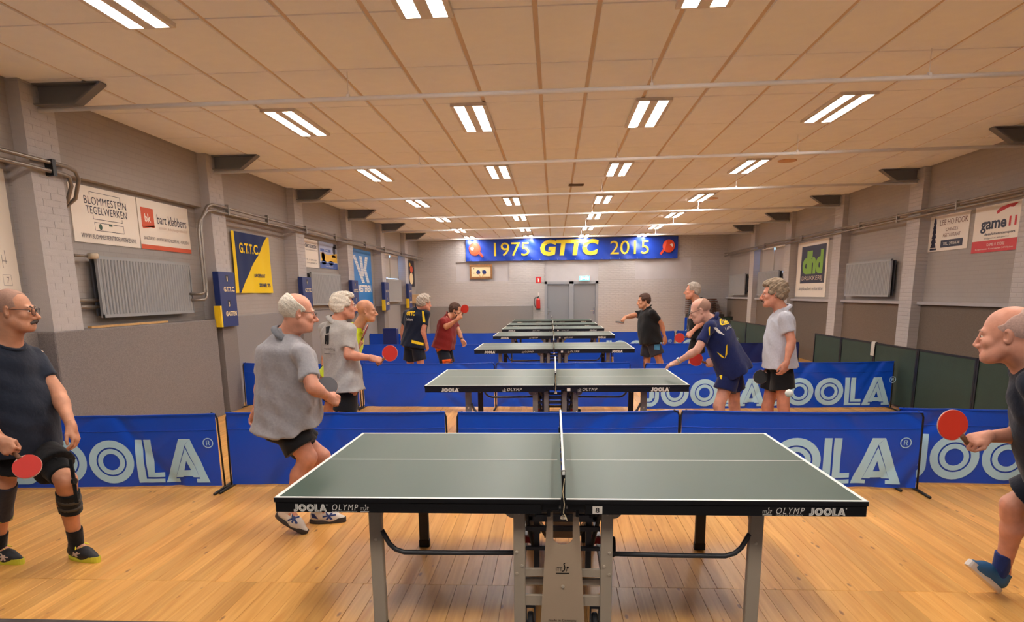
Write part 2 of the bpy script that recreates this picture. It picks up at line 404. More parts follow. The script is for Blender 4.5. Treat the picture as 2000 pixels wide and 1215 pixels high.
# tie rods with hangers
for l, r_ in zip(LP[1:], RP[1:]):
    ya, yb = l+PWD/2, r_+.215
    q = MB(); q.cyl((PL, ya, ZC-.225), (PR, yb, ZC-.225), .021, 10); p = q.build('tie_rod', mat('rod_paint', (.82, .80, .80), .6), CEIL, smooth=True)
    for x in (-1.9, .8, 3.1):
        yy = ya+(yb-ya)*(x-PL)/(PR-PL)
        q = MB(); q.cyl((x, yy, ZC), (x, yy, ZC-.2), .004, 6); q.cyl((x-.012, yy, ZC-.21), (x+.012, yy, ZC-.21), .026, 10); q.build('hanger', MATS['rod_paint'], p)
# end wall -------------------------------------------------------------
def holed_wall(mb, x0, x1, z0, z1, y, d, holes):
    gx_ = sorted({x0, x1, *[h[0] for h in holes], *[h[1] for h in holes]}); gz = sorted({z0, z1, *[h[2] for h in holes], *[h[3] for h in holes]})
    for i in range(len(gx_)-1):
        for j in range(len(gz)-1):
            cx, cz = (gx_[i]+gx_[i+1])/2, (gz[j]+gz[j+1])/2
            if any(h[0] < cx < h[1] and h[2] < cz < h[3] for h in holes): continue
            mb.box((gx_[i], y, gz[j]), (gx_[i+1], y+d, gz[j+1]))
DX0, DX1, DZ = -.40, 1.55, 2.11
b = MB(); holed_wall(b, XL-.2, XR+.2, 0, ZC+.05, Y1, .25, [(DX0, DX1, 0, 2.84), (-3.65, -1.69, 2.15, 2.84), (2.86, 4.85, 2.16, 2.92)])
WE = structure(b.build('wall_end', M_WALLE))
for h, dd in (((-3.65, -1.69, 2.15, 2.84), .07), ((2.86, 4.85, 2.16, 2.92), .03), ((DX0, DX1, DZ, 2.84), .05)):
    b = MB(); b.box((h[0], Y1+dd, h[2]), (h[1], Y1+dd+.03, h[3])); b.build('infill_panel', M_LIGHTPLAIN, WE)
b = MB(); b.bbox((-4.66, Y1-.03, 0), (-.82, Y1+.01, 1.25), .006); b.build('wainscot_panel', M_DADO, WE)
b = MB(); b.box((XL-.2, Y0-.2, 0), (XR+.2, Y0, ZC)); structure(b.build('wall_back', M_PLAIN))
# double door
DOOR = structure(empty('door_1', (DX0, Y1, 0))); M_DOOR = mat('door_grey', rgb(140, 142, 148), .5); M_DFR = mat('door_frame_grey', rgb(152, 154, 160), .5)
q = MB()
for xa, xb in ((0, .09), (.90, 1.06), (1.86, 1.95)): q.box((xa, -.01, 0), (xb, .12, DZ))
q.box((0, -.01, DZ-.09), (1.95, .12, DZ)); q.build('door_frame', M_DFR, DOOR)
for xa, xb, hx, sg in ((.09, .90, .13, 1), (1.06, 1.86, 1.80, -1)):
    q = MB(); q.bbox((xa+.004, .045, 0), (xb-.004, .09, DZ-.095), .004); leaf = q.build('door_leaf', M_DOOR, DOOR)
    q = MB(); q.box((hx-.02, .035, .93), (hx+.02, .045, 1.15)); q.cyl((hx, .045, 1.05), (hx, .0, 1.05), .009, 8); q.cyl((hx, .0, 1.05), (hx+sg*.12, .0, 1.05), .009, 8)
    q.build('door_handle', mat('chrome', rgb(210, 210, 212), .2, metal=.9), leaf)

# windows ajar near the end of both side walls
M_SKY = mat('daylight', rgb(150, 200, 255), .5, emit=(rgb(120, 190, 255), 6))
M_GLAZ = mat('blinded_glass', rgb(176, 170, 162), .3)
for n_, (X, sg, ya, yb) in enumerate(((XL, 1, 17.3, 19.3), (XR, -1, 16.3, 18.4))):
    W_ = structure(empty(f'window_{n_+1}', (X, ya, 2.2))); L_ = yb-ya
    q = MB(); q.box((0, 0, .0), (sg*.012, L_, .72)); q.build('glazing', M_SKY, W_)
    q = MB(); q.box((sg*.015, 0, 0), (sg*.03, L_*.455, .70)); q.build('blind', M_GLAZ, W_)
    q = MB(); q.beam((sg*.03, L_*.46, 0), (sg*.03, L_*.46, .62), .03, .03); q.prism([(L_*.46, 0), (L_, 0), (L_, .71), (L_*.505, .69)], (sg*.016, 0, 0), (0,1,0), (0,0,1), sg*.012); q.build('tilted_sash', M_GLAZ, W_)
    q = MB()
    for z in (-.03, .70): q.beam((sg*.02, 0, z), (sg*.02, L_, z), .06, .05)
    q.build('window_frame', M_WHITE, W_)
# ceiling lights -------------------------------------------------------------
M_DIFF = mat('lamp_diffuser', (1, 1, 1), .4, emit=((1, .94, .885), LAMP))
M_FIX = mat('lamp_housing', rgb(225, 215, 205), .5)
LX = [-3.0, -.95, .99, 3.05]; LY = [-2.4, 1.13, 4.62, 8.1, 11.7, 14.95, 18.25, 21.1]
colw = ['far left', 'inner left', 'inner right', 'far right']; roww = ['behind', 'first', 'second', 'third', 'fourth', 'fifth', 'sixth', 'seventh']
hm = MB(); hm.box((-.19, 0, 0), (.19, 1.17, .02))
fr_ = MB()
for x0, x1 in ((-.19, -.15), (-.045, .045), (.15, .19)): fr_.box((x0, 0, -.012), (x1, 1.17, 0))
for y0_, y1_ in ((0, .02), (1.15, 1.17)): fr_.box((-.19, y0_, -.012), (.19, y1_, 0))
dm = MB(); dm.box((-.05, .022, -.006), (.05, 1.148, -.002))
hme, fme, dme = hm.mesh('housing', M_FIX), fr_.mesh('frame', M_FIX), dm.mesh('diffuser', M_DIFF)
for j, y in enumerate(LY):
    for i, x in enumerate(LX):
        t = empty('ceiling_light', (x, y, ZC-.013))
        if j == 0: lb = f'twin strip ceiling light above the camera, {colw[i]} column'
        else: lb = f'twin strip ceiling light, {colw[i]} column, {roww[j]} row counted from the camera'
        tag(t, lb, 'ceiling light', 'twin strip ceiling lights')
        obj('housing', hme, t, (0, 0, -.007)); obj('frame', fme, t, (0, 0, -.007))
        for s_ in (-.0975, .0975): obj('diffuser', dme, t, (s_, 0, -.007))
b = MB(); b.box((-.14, -.1, -.012), (.14, .1, .0), 0)
for k in range(6): b.box((-.12, -.085+k*.03, -.018), (.12, -.07+k*.03, -.012), 0)
t = b.build('air_vent', mat('vent_grey', rgb(120, 98, 82), .6), None, loc=(.36, 10.3, ZC-.002)); tag(t, 'small dark grey air vent in the middle of the ceiling', 'vent')
for k_, (x, y) in enumerate(((3.55, 8.35), (3.35, 12.6))):
    b = MB(); b.lathe([(.14, .0), (.14, -.012), (.09, -.02)], (x, y, ZC)); t = b.build('ceiling_outlet', mat('outlet', rgb(208, 165, 128), .7), None)
    tag(t, f'flat round ceiling outlet beside the far right light column, {"nearer" if k_ == 0 else "farther"} one', 'ceiling outlet', 'round ceiling outlets')

# ================================================================== things on the walls
def lframe(y, z, x=XL): return ((x, y, z), (0, 1, 0), (0, 0, 1))          # reads along +y, faces +x
def rframe(y, z, x=XR): return ((x, y, z), (0, -1, 0), (0, 0, 1))         # reads along -y, faces -x
def eframe(x, z, y=Y1): return ((x, y, z), (1, 0, 0), (0, 0, 1))          # faces -y
def board(name, fr, w, h, th, m_, m_edge=None):
    q = MB(); o, r, u = (np.array(a, float) for a in fr); n = np.cross(r, u)
    q.prism(rect(0, 0, w, h), o, r, u, th); return q.build(name, m_)
def prints(parent, fr, items, off=.004, name=None):
    """items: (colour name, material, kind, ...) grouped by material into flat print meshes"""
    by = {}
    for it in items: by.setdefault(it[0].name, (it[0], []))[1].append(it[1:])
    for k, (m_, its) in by.items():
        q = MB(); kinds = set()
        for it in its:
            kinds.add(it[0])
            if it[0] == 't': put_text(q, it[1], fr, *it[2:6], off=off+.001, **(it[6] if len(it) > 6 else {}))
            elif it[0] == 'q':
                for pl in it[1]: put_poly(q, pl, fr, off)
            else: put_poly(q, it[1], fr, off)
        q.build('lettering' if 't' in kinds else 'printed_shape', m_, parent)
M_SIGN = mat('sign_white', rgb(238, 228, 214), .45); M_INK = mat('ink_navy', rgb(28, 30, 58), .5); M_ORANGE = mat('print_orange', rgb(214, 84, 40), .5)
M_PALE = mat('print_palegrey', rgb(214, 188, 170), .5); M_GREYINK = mat('print_grey', rgb(110, 104, 104), .5); M_DKGREEN = mat('print_green', rgb(54, 84, 66), .5)
M_NAVY = mat('navy_paint', rgb(28, 48, 110), .45); M_YEL = mat('yellow_paint', rgb(246, 206, 30), .5); M_CREAM = mat('print_cream', rgb(236, 214, 170), .5)
M_RED = mat('print_red', rgb(204, 44, 48), .5); M_SKYB = mat('print_blue', rgb(28, 120, 196), .5); M_LIME = mat('print_lime', rgb(128, 178, 40), .5)

def outline(x0, y0, x1, y1, t): return [rect(x0,y0,x1,y0+t), rect(x0,y1-t,x1,y1), rect(x0,y0+t,x0+t,y1-t), rect(x1-t,y0+t,x1,y1-t)]
S = board('wall_sign', lframe(4.16, 2.293, XL), 1.17, .60, .012, M_SIGN); fr = lframe(4.16, 2.293, XL+.012)
tag(S, 'white sponsor sign of a tiling firm, navy capitals, nearest on left wall', 'sign')
prints(S, fr, [(M_INK, 't', 'BLOMMESTEIN', .22, .415, .74, .082, dict(space=1.08)), (M_INK, 't', 'TEGELWERKEN', .235, .315, .72, .082, dict(space=1.08)),
    (M_INK, 'q', [rect(.32,.545,.86,.55), rect(.32,.51,.327,.55), rect(.853,.47,.86,.55), rect(.34,.26,.86,.266), rect(.34,.26,.347,.30), rect(.853,.26,.86,.30)]+outline(.35,.14,.87,.23,.006)),
    (M_INK, 't', 'WWW.BLOMMESTEINTEGELWERKEN.NL', .11, .05, .98, .048),
    (M_DKGREEN, 'q', [disc(.45,.185,.028,16,.034), rect(.60,.205,.66,.228)])], .0015)
S = board('wall_sign', lframe(5.35, 2.293, XL), 1.17, .60, .012, M_SIGN); fr = lframe(5.35, 2.293, XL+.012)
tag(S, 'white sponsor sign with orange square logo and orange bottom stripe', 'sign')
prints(S, fr, [(M_ORANGE, 'q', [rect(.06,.27,.33,.50), [(.06,.27),(.08,.245),(.34,.285),(.33,.30)], rect(0,0,1.17,.055)]), (M_SIGN, 't', 'bk', .13, .33, .13, .10, dict(bold=.02)),
    (M_INK, 't', 'bart klabbers', .40, .33, .70, .115), (M_PALE, 't', 'schilder & behangersbedrijf', .42, .255, .69, .045),
    (M_GREYINK, 't', '0646738397 - WWW.BK-SCHILDER.NL - MALDEN', .07, .115, 1.04, .04)], .0015)
# small white board at the very left edge
S = board('white_board', lframe(1.9, 1.42, XL), 1.40, 1.45, .02, M_SIGN); tag(S, 'plain white board with faint pencil marks at the left edge', 'board')
prints(S, lframe(1.9, 1.42, XL+.02), [(M_GREYINK, 't', '7', 1.24, .42, .03, .06), (M_GREYINK, 'q', outline(1.2,.40,1.3,.5,.003)+[rect(1.22,.56,1.225,.68), rect(1.22,.62,1.28,.625), rect(1.26,.60,1.265,.72)])], .0015)

# radiators
M_RAD = mat('radiator_grey', rgb(150, 152, 154), .45); M_RADD = mat('radiator_back', rgb(72, 72, 76), .6)
def radiator(name, X, sg, y0, y1, z0, z1, label):
    t = empty(name, (X, (y0+y1)/2, z0)); tag(t, label, 'radiator', 'wall radiators')
    L = y1-y0; H = z1-z0
    q = MB(); q.box((sg*.05 if sg > 0 else -.07, -L/2+.02, .02), (sg*.07 if sg > 0 else -.05, L/2-.02, H-.02)); q.build('back_panel', M_RADD, t)
    # ribbed front panel
    n = int(L/.058); prof = []
    for k in range(n):
        a = -L/2+.02+(L-.04)*k/n; st = (L-.04)/n
        prof += [(a, 0), (a+st*.18, .010), (a+st*.62, .010), (a+st*.8, 0)]
    prof.append((L/2-.02, 0))
    q = MB(); xo = sg*.135
    for i in range(len(prof)-1):
        (a, d0), (c, d1) = prof[i], prof[i+1]
        q.add([(xo+sg*d0, a, .035), (xo+sg*d1, c, .035), (xo+sg*d1, c, H-.035), (xo+sg*d0, a, H-.035)], [(0,1,2,3)])
    q.box((min(xo, xo-sg*.02), -L/2, 0), (max(xo, xo-sg*.02), L/2, H)); 
    for z_ in (0, H-.035): q.box((min(xo, xo+sg*.011), -L/2, z_), (max(xo, xo+sg*.011), L/2, z_+.035))
    for a in (-L/2, L/2-.02): q.box((min(xo, xo+sg*.011), a, 0), (max(xo, xo+sg*.011), a+.02, H))
    q.build('front_panel', M_RAD, t)
    q = MB()
    for a in (-L/2+.1, L/2-.14): q.box((min(0, xo), a, .1), (max(0, xo), a+.04, .14)); q.box((min(0, xo), a, H-.14), (max(0, xo), a+.04, H-.1))
    q.build('wall_bracket', M_RADD, t)
    return t, L, H
t, L, H = radiator('radiator', XL, 1, 4.27, 6.2, 1.485, 2.15, 'large ribbed grey radiator under the two white sponsor signs')
q = MB(); q.cyl((.10, -L/2-.28, H-.01), (.10, -L/2-.02, H-.01), .014, 10); q.build('supply_pipe', M_PIPE, t, smooth=True)
q = MB(); q.cyl((.10, -L/2-.06, H-.01), (.20, -L/2-.06, H-.01), .03, 14); q.build('valve', mat('valve_cream', rgb(222, 206, 180), .4), t, smooth=True)
q = MB(); [q.cyl((.06, -L/2-.3, z_), (.06, -L/2+.05, z_), .02, 10) for z_ in (.12, .19)]; q.build('return_pipe', M_PIPE, t, smooth=True)
radiator('radiator', XL, 1, 10.9, 12.85, 1.50, 2.17, 'grey radiator on left wall below the blue and yellow poster')
radiator('radiator', XL, 1, 17.3, 19.25, 1.49, 2.16, 'grey radiator on left wall below the ajar window')
radiator('radiator', XR, -1, 10.1, 12.05, 1.555, 2.23, 'grey radiator on right wall between two pillars, nearest on that side')
radiator('radiator', XR, -1, 16.45, 18.4, 1.555, 2.24, 'grey radiator on right wall below the ajar window')
radiator('radiator', XR, -1, 19.8, 21.75, 1.555, 2.24, 'grey radiator farthest along the right wall by the end wall')
# heating pipes
def pipes(name, paths, label, r=.02):
    t = empty(name, tuple(paths[0][0])); tag(t, label, 'pipe', 'heating pipes')
    for p in paths:
        q = MB(); o0 = np.array(paths[0][0]); q.tube([np.array(a)-o0 for a in p], r, 10); q.build('pipe', M_PIPE, t, smooth=True)
    return t
xp = PL+.05
t = pipes('heating_pipes', [[(xp, -4.4, 2.97), (xp, 3.78, 2.97), (xp, 3.90, 2.95), (xp-.01, 3.96, 2.88), (xp-.1, 4.0, 2.70), (XL+.03, 4.02, 2.6), (XL+.03, 4.02, 2.2)],
    [(xp, -4.4, 2.89), (xp, 3.70, 2.89), (xp, 3.80, 2.88), (xp-.02, 3.85, 2.80), (xp-.12, 3.9, 2.66), (XL+.03, 3.92, 2.55), (XL+.03, 3.92, 2.2)]], 'pair of heating pipes bending down around the nearest left pillar')
q = MB(); q.box((-.09, 6.0+1.95, -.12), (.03, 6.05+1.95, .03)); q.build('pipe_clamp', M_BLACK, t)
t = pipes('heating_pipes', [[(XL+.1, 6.13, 1.66), (xp, 6.22, 1.66), (xp, 6.29, 1.70), (xp, 6.31, 1.78), (xp, 6.31, 2.6), (xp, 6.36, 2.75), (xp, 6.55, 2.93), (xp, 6.70, 2.97), (xp, 22.2, 2.99)],
    [(XL+.1, 6.13, 1.74), (xp, 6.18, 1.74), (xp, 6.23, 1.76), (xp, 6.245, 1.82), (xp, 6.245, 2.58), (xp, 6.30, 2.71), (xp, 6.52, 2.86), (xp, 6.68, 2.89), (xp, 22.2, 2.91)]], 'pair of heating pipes running high along the left wall to the end')
for y_ in (1.0, 2.4, 4.2, 6.0, 8.4, 10.4, 12.6): q = MB(); q.bbox((.165, y_, 1.21), (.22, y_+.03, 1.36)); q.build('pipe_clamp', M_PIPE, t)
xq = PR-.05
t = pipes('heating_pipes', [[(xq, 2, 2.93), (xq, 22.2, 2.99)], [(xq, 2, 2.85), (xq, 22.2, 2.91)]], 'pair of heating pipes running high along the right wall')
for y_ in (4.2, 6, 7.8, 9.3, 12.5, 15.5): q = MB(); q.bbox((-.027, y_, -.11+y_*.003), (.027, y_+.03, .03+y_*.003)); q.build('pipe_clamp', M_PIPE, t)
b = MB(); b.bbox((0, 0, 0), (.05, 1.48, .022), .003); t = b.build('wooden_batten', mat('batten', rgb(206, 160, 100), .6, noise=(20, .1)), None, loc=(PL-.16, 4.07, 1.381)); tag(t, 'loose pale wooden batten lying on the felt ledge below the radiator', 'batten')

# scoreboards on the left pillars
where = ['nearest, beside the yellow and blue flag', 'behind the bald man in grey polo', 'overlapping the tall blue banner', 'fourth along, beside the radiator', 'farthest, beside the dark poster']
for k_, (y, wd) in enumerate(((6.60, .50), (9.88, .50), (13.12, .50), (16.24, .50), (19.45, .50))):
    t = empty('scoreboard', (PL, y, 1.27)); tag(t, f'navy wall scoreboard with cream lettering on left pillar, {where[k_]}', 'scoreboard', 'navy scoreboards on the left pillars')
    q = MB(); q.bbox((.0, 0, 0), (.09, wd, .78), .006); q.build('case', M_NAVY, t)
    fr = ((.09, 0, 0), (0, 1, 0), (0, 0, 1))
    shield = lambda cx, cy: [(cx-.045, cy+.055), (cx+.045, cy+.055), (cx+.045, cy-.01), (cx, cy-.055), (cx-.045, cy-.01)]
    prints(t, fr, [(M_INK, 'q', [shield(wd/2, .68), shield(wd/2, .32)]), (M_CREAM, 't', '1' if k_ == 0 else '4', wd/2-.012, .645, .026, .07, dict(bold=.03)), (M_CREAM, 't', 'G.T.T.C.', .12, .50, .34, .07, dict(bold=.04)),
        (M_CREAM, 't', '5', wd/2-.018, .285, .036, .07, dict(bold=.03)), (M_CREAM, 't', 'GASTEN', .12, .15, .34, .07, dict(bold=.04))], .001)
    q = MB(); q.box((.0, -.045, .0), (.095, -.002, .30)); q.box((.02, -.05, .05), (.075, -.045, .25)); q.build('card_holder', M_YEL, t)
# club flag, hanging cloth
def cloth_panel(name, fr, w, h, nx, ny, wave, mf, th=.0):
    """waved cloth; mf(u, v) gives the material index"""
    o, r, u = (np.array(a, float) for a in fr); n = np.cross(r, u); q = MB()
    vs = [o+r*(w*i/nx)+u*(h*j/ny)+n*wave(i/nx, j/ny) for j in range(ny+1) for i in range(nx+1)]
    fs = [(j*(nx+1)+i, j*(nx+1)+i+1, (j+1)*(nx+1)+i+1, (j+1)*(nx+1)+i) for j in range(ny) for i in range(nx)]
    q.add(vs, fs); q.mi = [mf((i+.5)/nx, (j+.5)/ny) for j in range(ny) for i in range(nx)]
    return q
M_FNAVY = mat('flag_navy', rgb(22, 44, 92), .8); M_FYEL = mat('flag_yellow', rgb(240, 204, 22), .8)
wv = lambda u, v: .03+.012*math.sin(u*9+2*v)*(1.15-v)+.006*math.sin(u*21)
FW, FH = 1.44, .96; fr = lframe(7.74, 1.755)
t = empty('club_flag', (XL, 7.74+FW/2, 1.755)); tag(t, 'navy and yellow club flag split along its diagonal on left wall', 'flag')
o0 = np.array(t.location)
def loc_fr(fr, t): return (tuple(np.array(fr[0])-np.array(t.location)), fr[1], fr[2])
lf = loc_fr(fr, t); N = 48
q = MB(); qy = MB()
o_, r_, u_ = (np.array(a, float) for a in lf); n_ = np.cross(r_, u_)
P_ = lambda a, c, e=0: o_+r_*a*FW+u_*c*FH+n_*(wv(a, c)+e)
for i in range(N):
    a, a2 = i/N, (i+1)/N; e1, e2 = (a-.10)/.84, (a2-.10)/.84
    c1, c2 = min(1, max(0, e1)), min(1, max(0, e2))
    for j in range(8):
        if a < .045: q_ = qy; lo1 = lo2 = 0
        else: q_ = q; lo1, lo2 = c1, c2
        f1, f2 = j/8, (j+1)/8
        q_.add([P_(a, lo1+(1-lo1)*f1), P_(a2, lo2+(1-lo2)*f1), P_(a2, lo2+(1-lo2)*f2), P_(a, lo1+(1-lo1)*f2)], [(0,1,2,3)])
        if a >= .045: qy.add([P_(a, c1*f1), P_(a2, c2*f1), P_(a2, c2*f2), P_(a, c1*f2)], [(0,1,2,3)])
q.build('navy_field', M_FNAVY, t, smooth=True); qy.build('yellow_field', M_FYEL, t, smooth=True)
def cloth_text(body, x, y, w, h, m_, **k):
    v, f, _ = text2d(body, **k); qq = MB(); qq.add([P_(x+a*w, y+c*h, .006) for a, c in v], f); qq.build('lettering', m_, t)
cloth_text('G.T.T.C.', .17, .66, .50, .17, M_FYEL, bold=.03); cloth_text('OPGERICHT', .52, .27, .28, .06, M_FNAVY, bold=.03); cloth_text("20 MEI '75", .62, .10, .30, .07, M_FNAVY, bold=.03)
# posters further along the left wall
S = board('wall_sign', lframe(10.6, 2.275), 1.19, .57, .012, M_SIGN); tag(S, 'white sponsor sign reading Groesbeek half behind a left pillar', 'sign')
prints(S, lframe(10.6, 2.275, XL+.012), [(M_INK, 't', 'GROESBEEK', .42, .40, .72, .07, dict(bold=.03)), (M_GREYINK, 't', 'BOUW- EN AANNEMERSBEDRIJF', .44, .34, .70, .03), (M_GREYINK, 'q', [rect(.44,.49,1.1,.495)]), (M_GREYINK, 't', 'TEL. 06 2872 31604', .46, .14, .6, .035), (M_GREYINK, 't', 'WWW.GROESBEEK.NL', .46, .08, .62, .03)], .0015)
S = board('poster', lframe(11.9, 2.29), 1.2, .57, .01, mat('poster_blue', rgb(168, 178, 208), .5)); tag(S, 'colourful blue and yellow advertising poster on left wall above radiator', 'poster')
M_PB = mat('poster_royal', rgb(62, 92, 168), .5); M_PY = mat('poster_yellow', rgb(238, 190, 60), .5); M_PBR = mat('poster_brown', rgb(120, 70, 50), .5); M_PD = mat('poster_dark', rgb(40, 36, 50), .5)
prints(S, lframe(11.9, 2.29, XL+.01), [(M_PY, 'q', [[(.05,.15),(1.19,.15),(1.19,.36),(.6,.30),(.05,.34)]]), (M_PB, 'q', [rect(0,.0,1.2,.13), rect(.05,.36,.75,.42), disc(.25,.13,.16,16,.05), disc(.75,.13,.18,16,.05)]), (M_PBR, 'q', [disc(.22,.26,.11,16,.10)]), (M_PD, 'q', [rect(.98,.46,1.19,.56), disc(1.0,.42,.1,16,.10), rect(.82,.26,1.1,.31)]), (M_SIGN, 't', 'ZOMER', .3, .375, .3, .035), (M_SIGN, 't', 'www.uitjes.nl', .35, .03, .5, .035)], .0015)
S = board('hanging_banner', lframe(14.1, 1.42), 2.0, 1.45, .015, M_SKYB); tag(S, 'tall bright blue sponsor banner with white striped letter logo', 'banner')
st = []
for k in range(24):
    f_ = k/23; v = .60+.66*(1-f_); BWd = 2.0
    for x_, on in ((.12+.38*f_, 1), (.42+.10*f_, f_ < .75), ((.70-.10*f_/.48) if f_ < .48 else (.60+.14*(f_-.48)/.52), 1)):
        if on: st.append([(BWd*x_, v), (BWd*(x_+.13), v), (BWd*(x_+.13), v+.019), (BWd*x_, v+.019)])
prints(S, lframe(14.1, 1.42, XL+.015), [(M_WHITE, 'q', st), (M_WHITE, 't', 'N KESTEREN', .35, .36, 1.5, .18, dict(bold=.03))], .0015)
S = board('poster', lframe(20.95, 1.98), 1.1, .9, .012, M_PD); tag(S, 'dark food poster near the end of left wall', 'poster')
prints(S, lframe(20.95, 1.98, XL+.012), [(M_CREAM, 'q', [disc(.55,.28,.32,20,.2)]), (M_ORANGE, 'q', [disc(.6,.6,.25,16,.12)]), (M_PY, 'q', [disc(.35,.75,.14,14,.07)])], .0015)
b = MB(); b.bbox((0, 0, 0), (.25, 1.0, .30), .006); t = b.build('wooden_wall_box', mat('box_wood', rgb(210, 180, 140), .6), None, loc=(XL+.03, 21.2, 1.40)); tag(t, 'pale wooden box on the far left wall beside last scoreboard', 'box')
b = MB(); [b.box((.25, .03, z0), (.255, .97, z1)) for z0, z1 in ((.01, .135), (.165, .29))]; b.build('drawer_front', mat('box_wood2', rgb(226, 198, 160), .6), t)
# right wall signs
S = board('wall_sign', rframe(9.18, 2.29), 1.12, .56, .012, M_SIGN); tag(S, 'white restaurant sign with dark tower drawing on right wall', 'sign')
tower = []
for k in range(6):
    w_ = .085-.008*k; z_ = .06+.075*k; tower += [[(.17-w_, z_), (.17+w_, z_), (.17+w_*.7, z_+.055), (.17-w_*.7, z_+.055)], rect(.17-w_*.6, z_+.055, .17+w_*.6, z_+.075)]
tower += [[(.15,.51),(.19,.51),(.17,.555),(.17,.555)], rect(.08,.02,.28,.05)]
prints(S, rframe(9.18, 2.29, XR-.012), [(M_INK, 'q', tower+[rect(.39,.05,1.0,.165)]), (M_PBR, 't', 'LEE HO FOOK', .32, .40, .76, .085), (M_PBR, 't', 'CHINEES', .50, .30, .34, .05), (M_PBR, 't', 'RESTAURANT', .44, .21, .48, .055), (M_SIGN, 't', 'TEL. 3975538', .46, .085, .46, .042)], .0015)
S = board('wall_sign', rframe(7.93, 2.20), 1.03, .655, .012, M_SIGN); tag(S, 'white and red sports shop sign with red swoosh on right wall', 'sign')
sw = [[(.50,.555),(.58,.60),(.60,.545),(.52,.515)], [(.58,.60),(.76,.655-.03),(.78,.585),(.60,.545)], [(.76,.625),(.97,.63),(.86,.575),(.78,.585)]]
prints(S, rframe(7.93, 2.20, XR-.012), [(M_RED, 'q', sw+[rect(0,0,1.03,.165)]), (M_RED, 't', '11', .80, .33, .16, .13, dict(bold=.04)), (M_INK, 't', 'game', .17, .27, .58, .165, dict(bold=.03)), (M_INK, 't', 'detafeltennisexpert', .28, .225, .68, .045, dict(bold=.01)), (M_INK, 't', 'info@game11.nl   www.game11.nl', .28, .18, .55, .028), (M_SIGN, 't', 'GAME 11 STORE', .36, .085, .40, .04), (M_SIGN, 't', 'Burgemeester Kuperusplein 54 Wijchen', .1, .03, .85, .03)], .0015)
S = board('hanging_banner', rframe(15.42, 1.53), 1.98, 1.33, .015, M_SIGN); tag(S, 'white printing firm banner with navy square and lime green letters', 'banner')
prints(S, rframe(15.42, 1.53, XR-.015), [(M_INK, 'p', rect(.30,.33,1.88,1.22)), (M_GREYINK, 't', 'altijd kwaliteit en karakter', .25, .13, 1.6, .11)], .0015)
prints(S, rframe(15.42, 1.53, XR-.018), [(M_LIME, 't', 'dhd', .42, .55, 1.32, .55, dict(bold=.06)), (M_PALE, 't', 'DRUKKERIJ', .42, .37, 1.32, .13)], .0015)

# end wall things -------------------------------------------------------------
t = empty('anniversary_banner', (.55, Y1-.06, 2.86)); tag(t, 'long blue anniversary banner with yellow lettering across the end wall', 'banner')
M_BAN = mat('banner_blue', rgb(24, 66, 178), .32, spec=.6); BW, BH = 7.6, .765
def bs(u, v, e=0):
    w_ = .03*math.sin(u*23+v*3)*(.4+.6*(1-v))*.6+.015*math.sin(u*60+v*9)
    return (-.55-3.25+u*BW, -.02-w_-e, v*BH)
q = MB(); nx, ny = 120, 8
q.add([bs(i/nx, j/ny) for j in range(ny+1) for i in range(nx+1)], [(j*(nx+1)+i, j*(nx+1)+i+1, (j+1)*(nx+1)+i+1, (j+1)*(nx+1)+i) for j in range(ny) for i in range(nx)]); q.build('banner_cloth', M_BAN, t, smooth=True)
M_BY = mat('banner_yellow', rgb(240, 216, 60), .45); M_BO = mat('banner_orange', rgb(226, 74, 40), .45)
def btxt(body, x, y, w, h, m_, **k):
    v, f, _ = text2d(body, **k); qq = MB(); qq.add([bs(x+a*w, y+c*h, .03) for a, c in v], f); qq.build('lettering', m_, t)
btxt('1975', .135, .22, .168, .62, M_BY); btxt('GTTC', .355, .20, .275, .74, M_BY, bold=.05, shear=.12); btxt('2015', .685, .22, .18, .62, M_BY)
for cx, sg in ((.043, 1), (.957, -1)):
    q = MB(); q.add([bs(cx+.028*math.cos(a)*1.0, .56+.30*math.sin(a), .03) for a in [k*math.pi/12 for k in range(24)]], [tuple(range(24))])
    q.add([bs(cx+sg*.018, .36, .03), bs(cx+sg*.027, .42, .03), bs(cx+sg*.042, .22, .03), bs(cx+sg*.034, .16, .03)], [(0,1,2,3) if sg > 0 else (3,2,1,0)]); q.build('printed_paddle', M_BO, t)
    q = MB(); q.add([bs(cx-.012+.008*math.cos(a)+(0 if sg > 0 else .024), .58+.085*math.sin(a), .036) for a in [k*math.pi/8 for k in range(16)]], [tuple(range(16))]); q.build('printed_ball', M_WHITE, t)
q = MB()
for k in range(24): q.lathe([(.012, 0), (.012, .004)], bs((k+.5)/24, .04, .012), (0, 1, 0), 8)
q.build('eyelet', mat('chrome', (.6, .6, .6), .2, metal=.9), t)
t = empty('framed_board', (-2.72, Y1, 2.24)); tag(t, 'rough wooden framed cream board with two blue paddles on end wall', 'framed board')
q = MB()
for a, c in (((-.42, -.05, 0), (.42, .0, .07)), ((-.42, -.05, .44), (.42, .0, .51)), ((-.42, -.05, .07), (-.35, 0, .44)), ((.35, -.05, .07), (.42, 0, .44))): q.bbox(a, c, .008)
q.build('frame', mat('frame_wood', rgb(140, 96, 54), .7, noise=(20, .3)), t)
q = MB(); q.box((-.36, -.02, .05), (.36, -.0, .46)); q.build('backing', M_CREAM, t)
for cx, a in ((-.1, .25), (.12, -.25)):
    q = MB(); q.lathe([(.075, 0), (.075, .012)], (cx, -.021, .23), (0, -1, 0), 20); q.build('paddle_blade', M_NAVY, t); q = MB(); q.beam((cx, -.028, .17), (cx+a*.3, -.028, .08), .02, .025); q.build('paddle_handle', MATS['batten'], t)
for cx, cz in ((-.26, .36), (-.26, .2), (.05, .28)): q = MB(); q.lathe([(.018, 0), (.012, .01)], (cx, -.021, cz), (0, -1, 0), 10); q.build('ball', M_GREYINK, t)
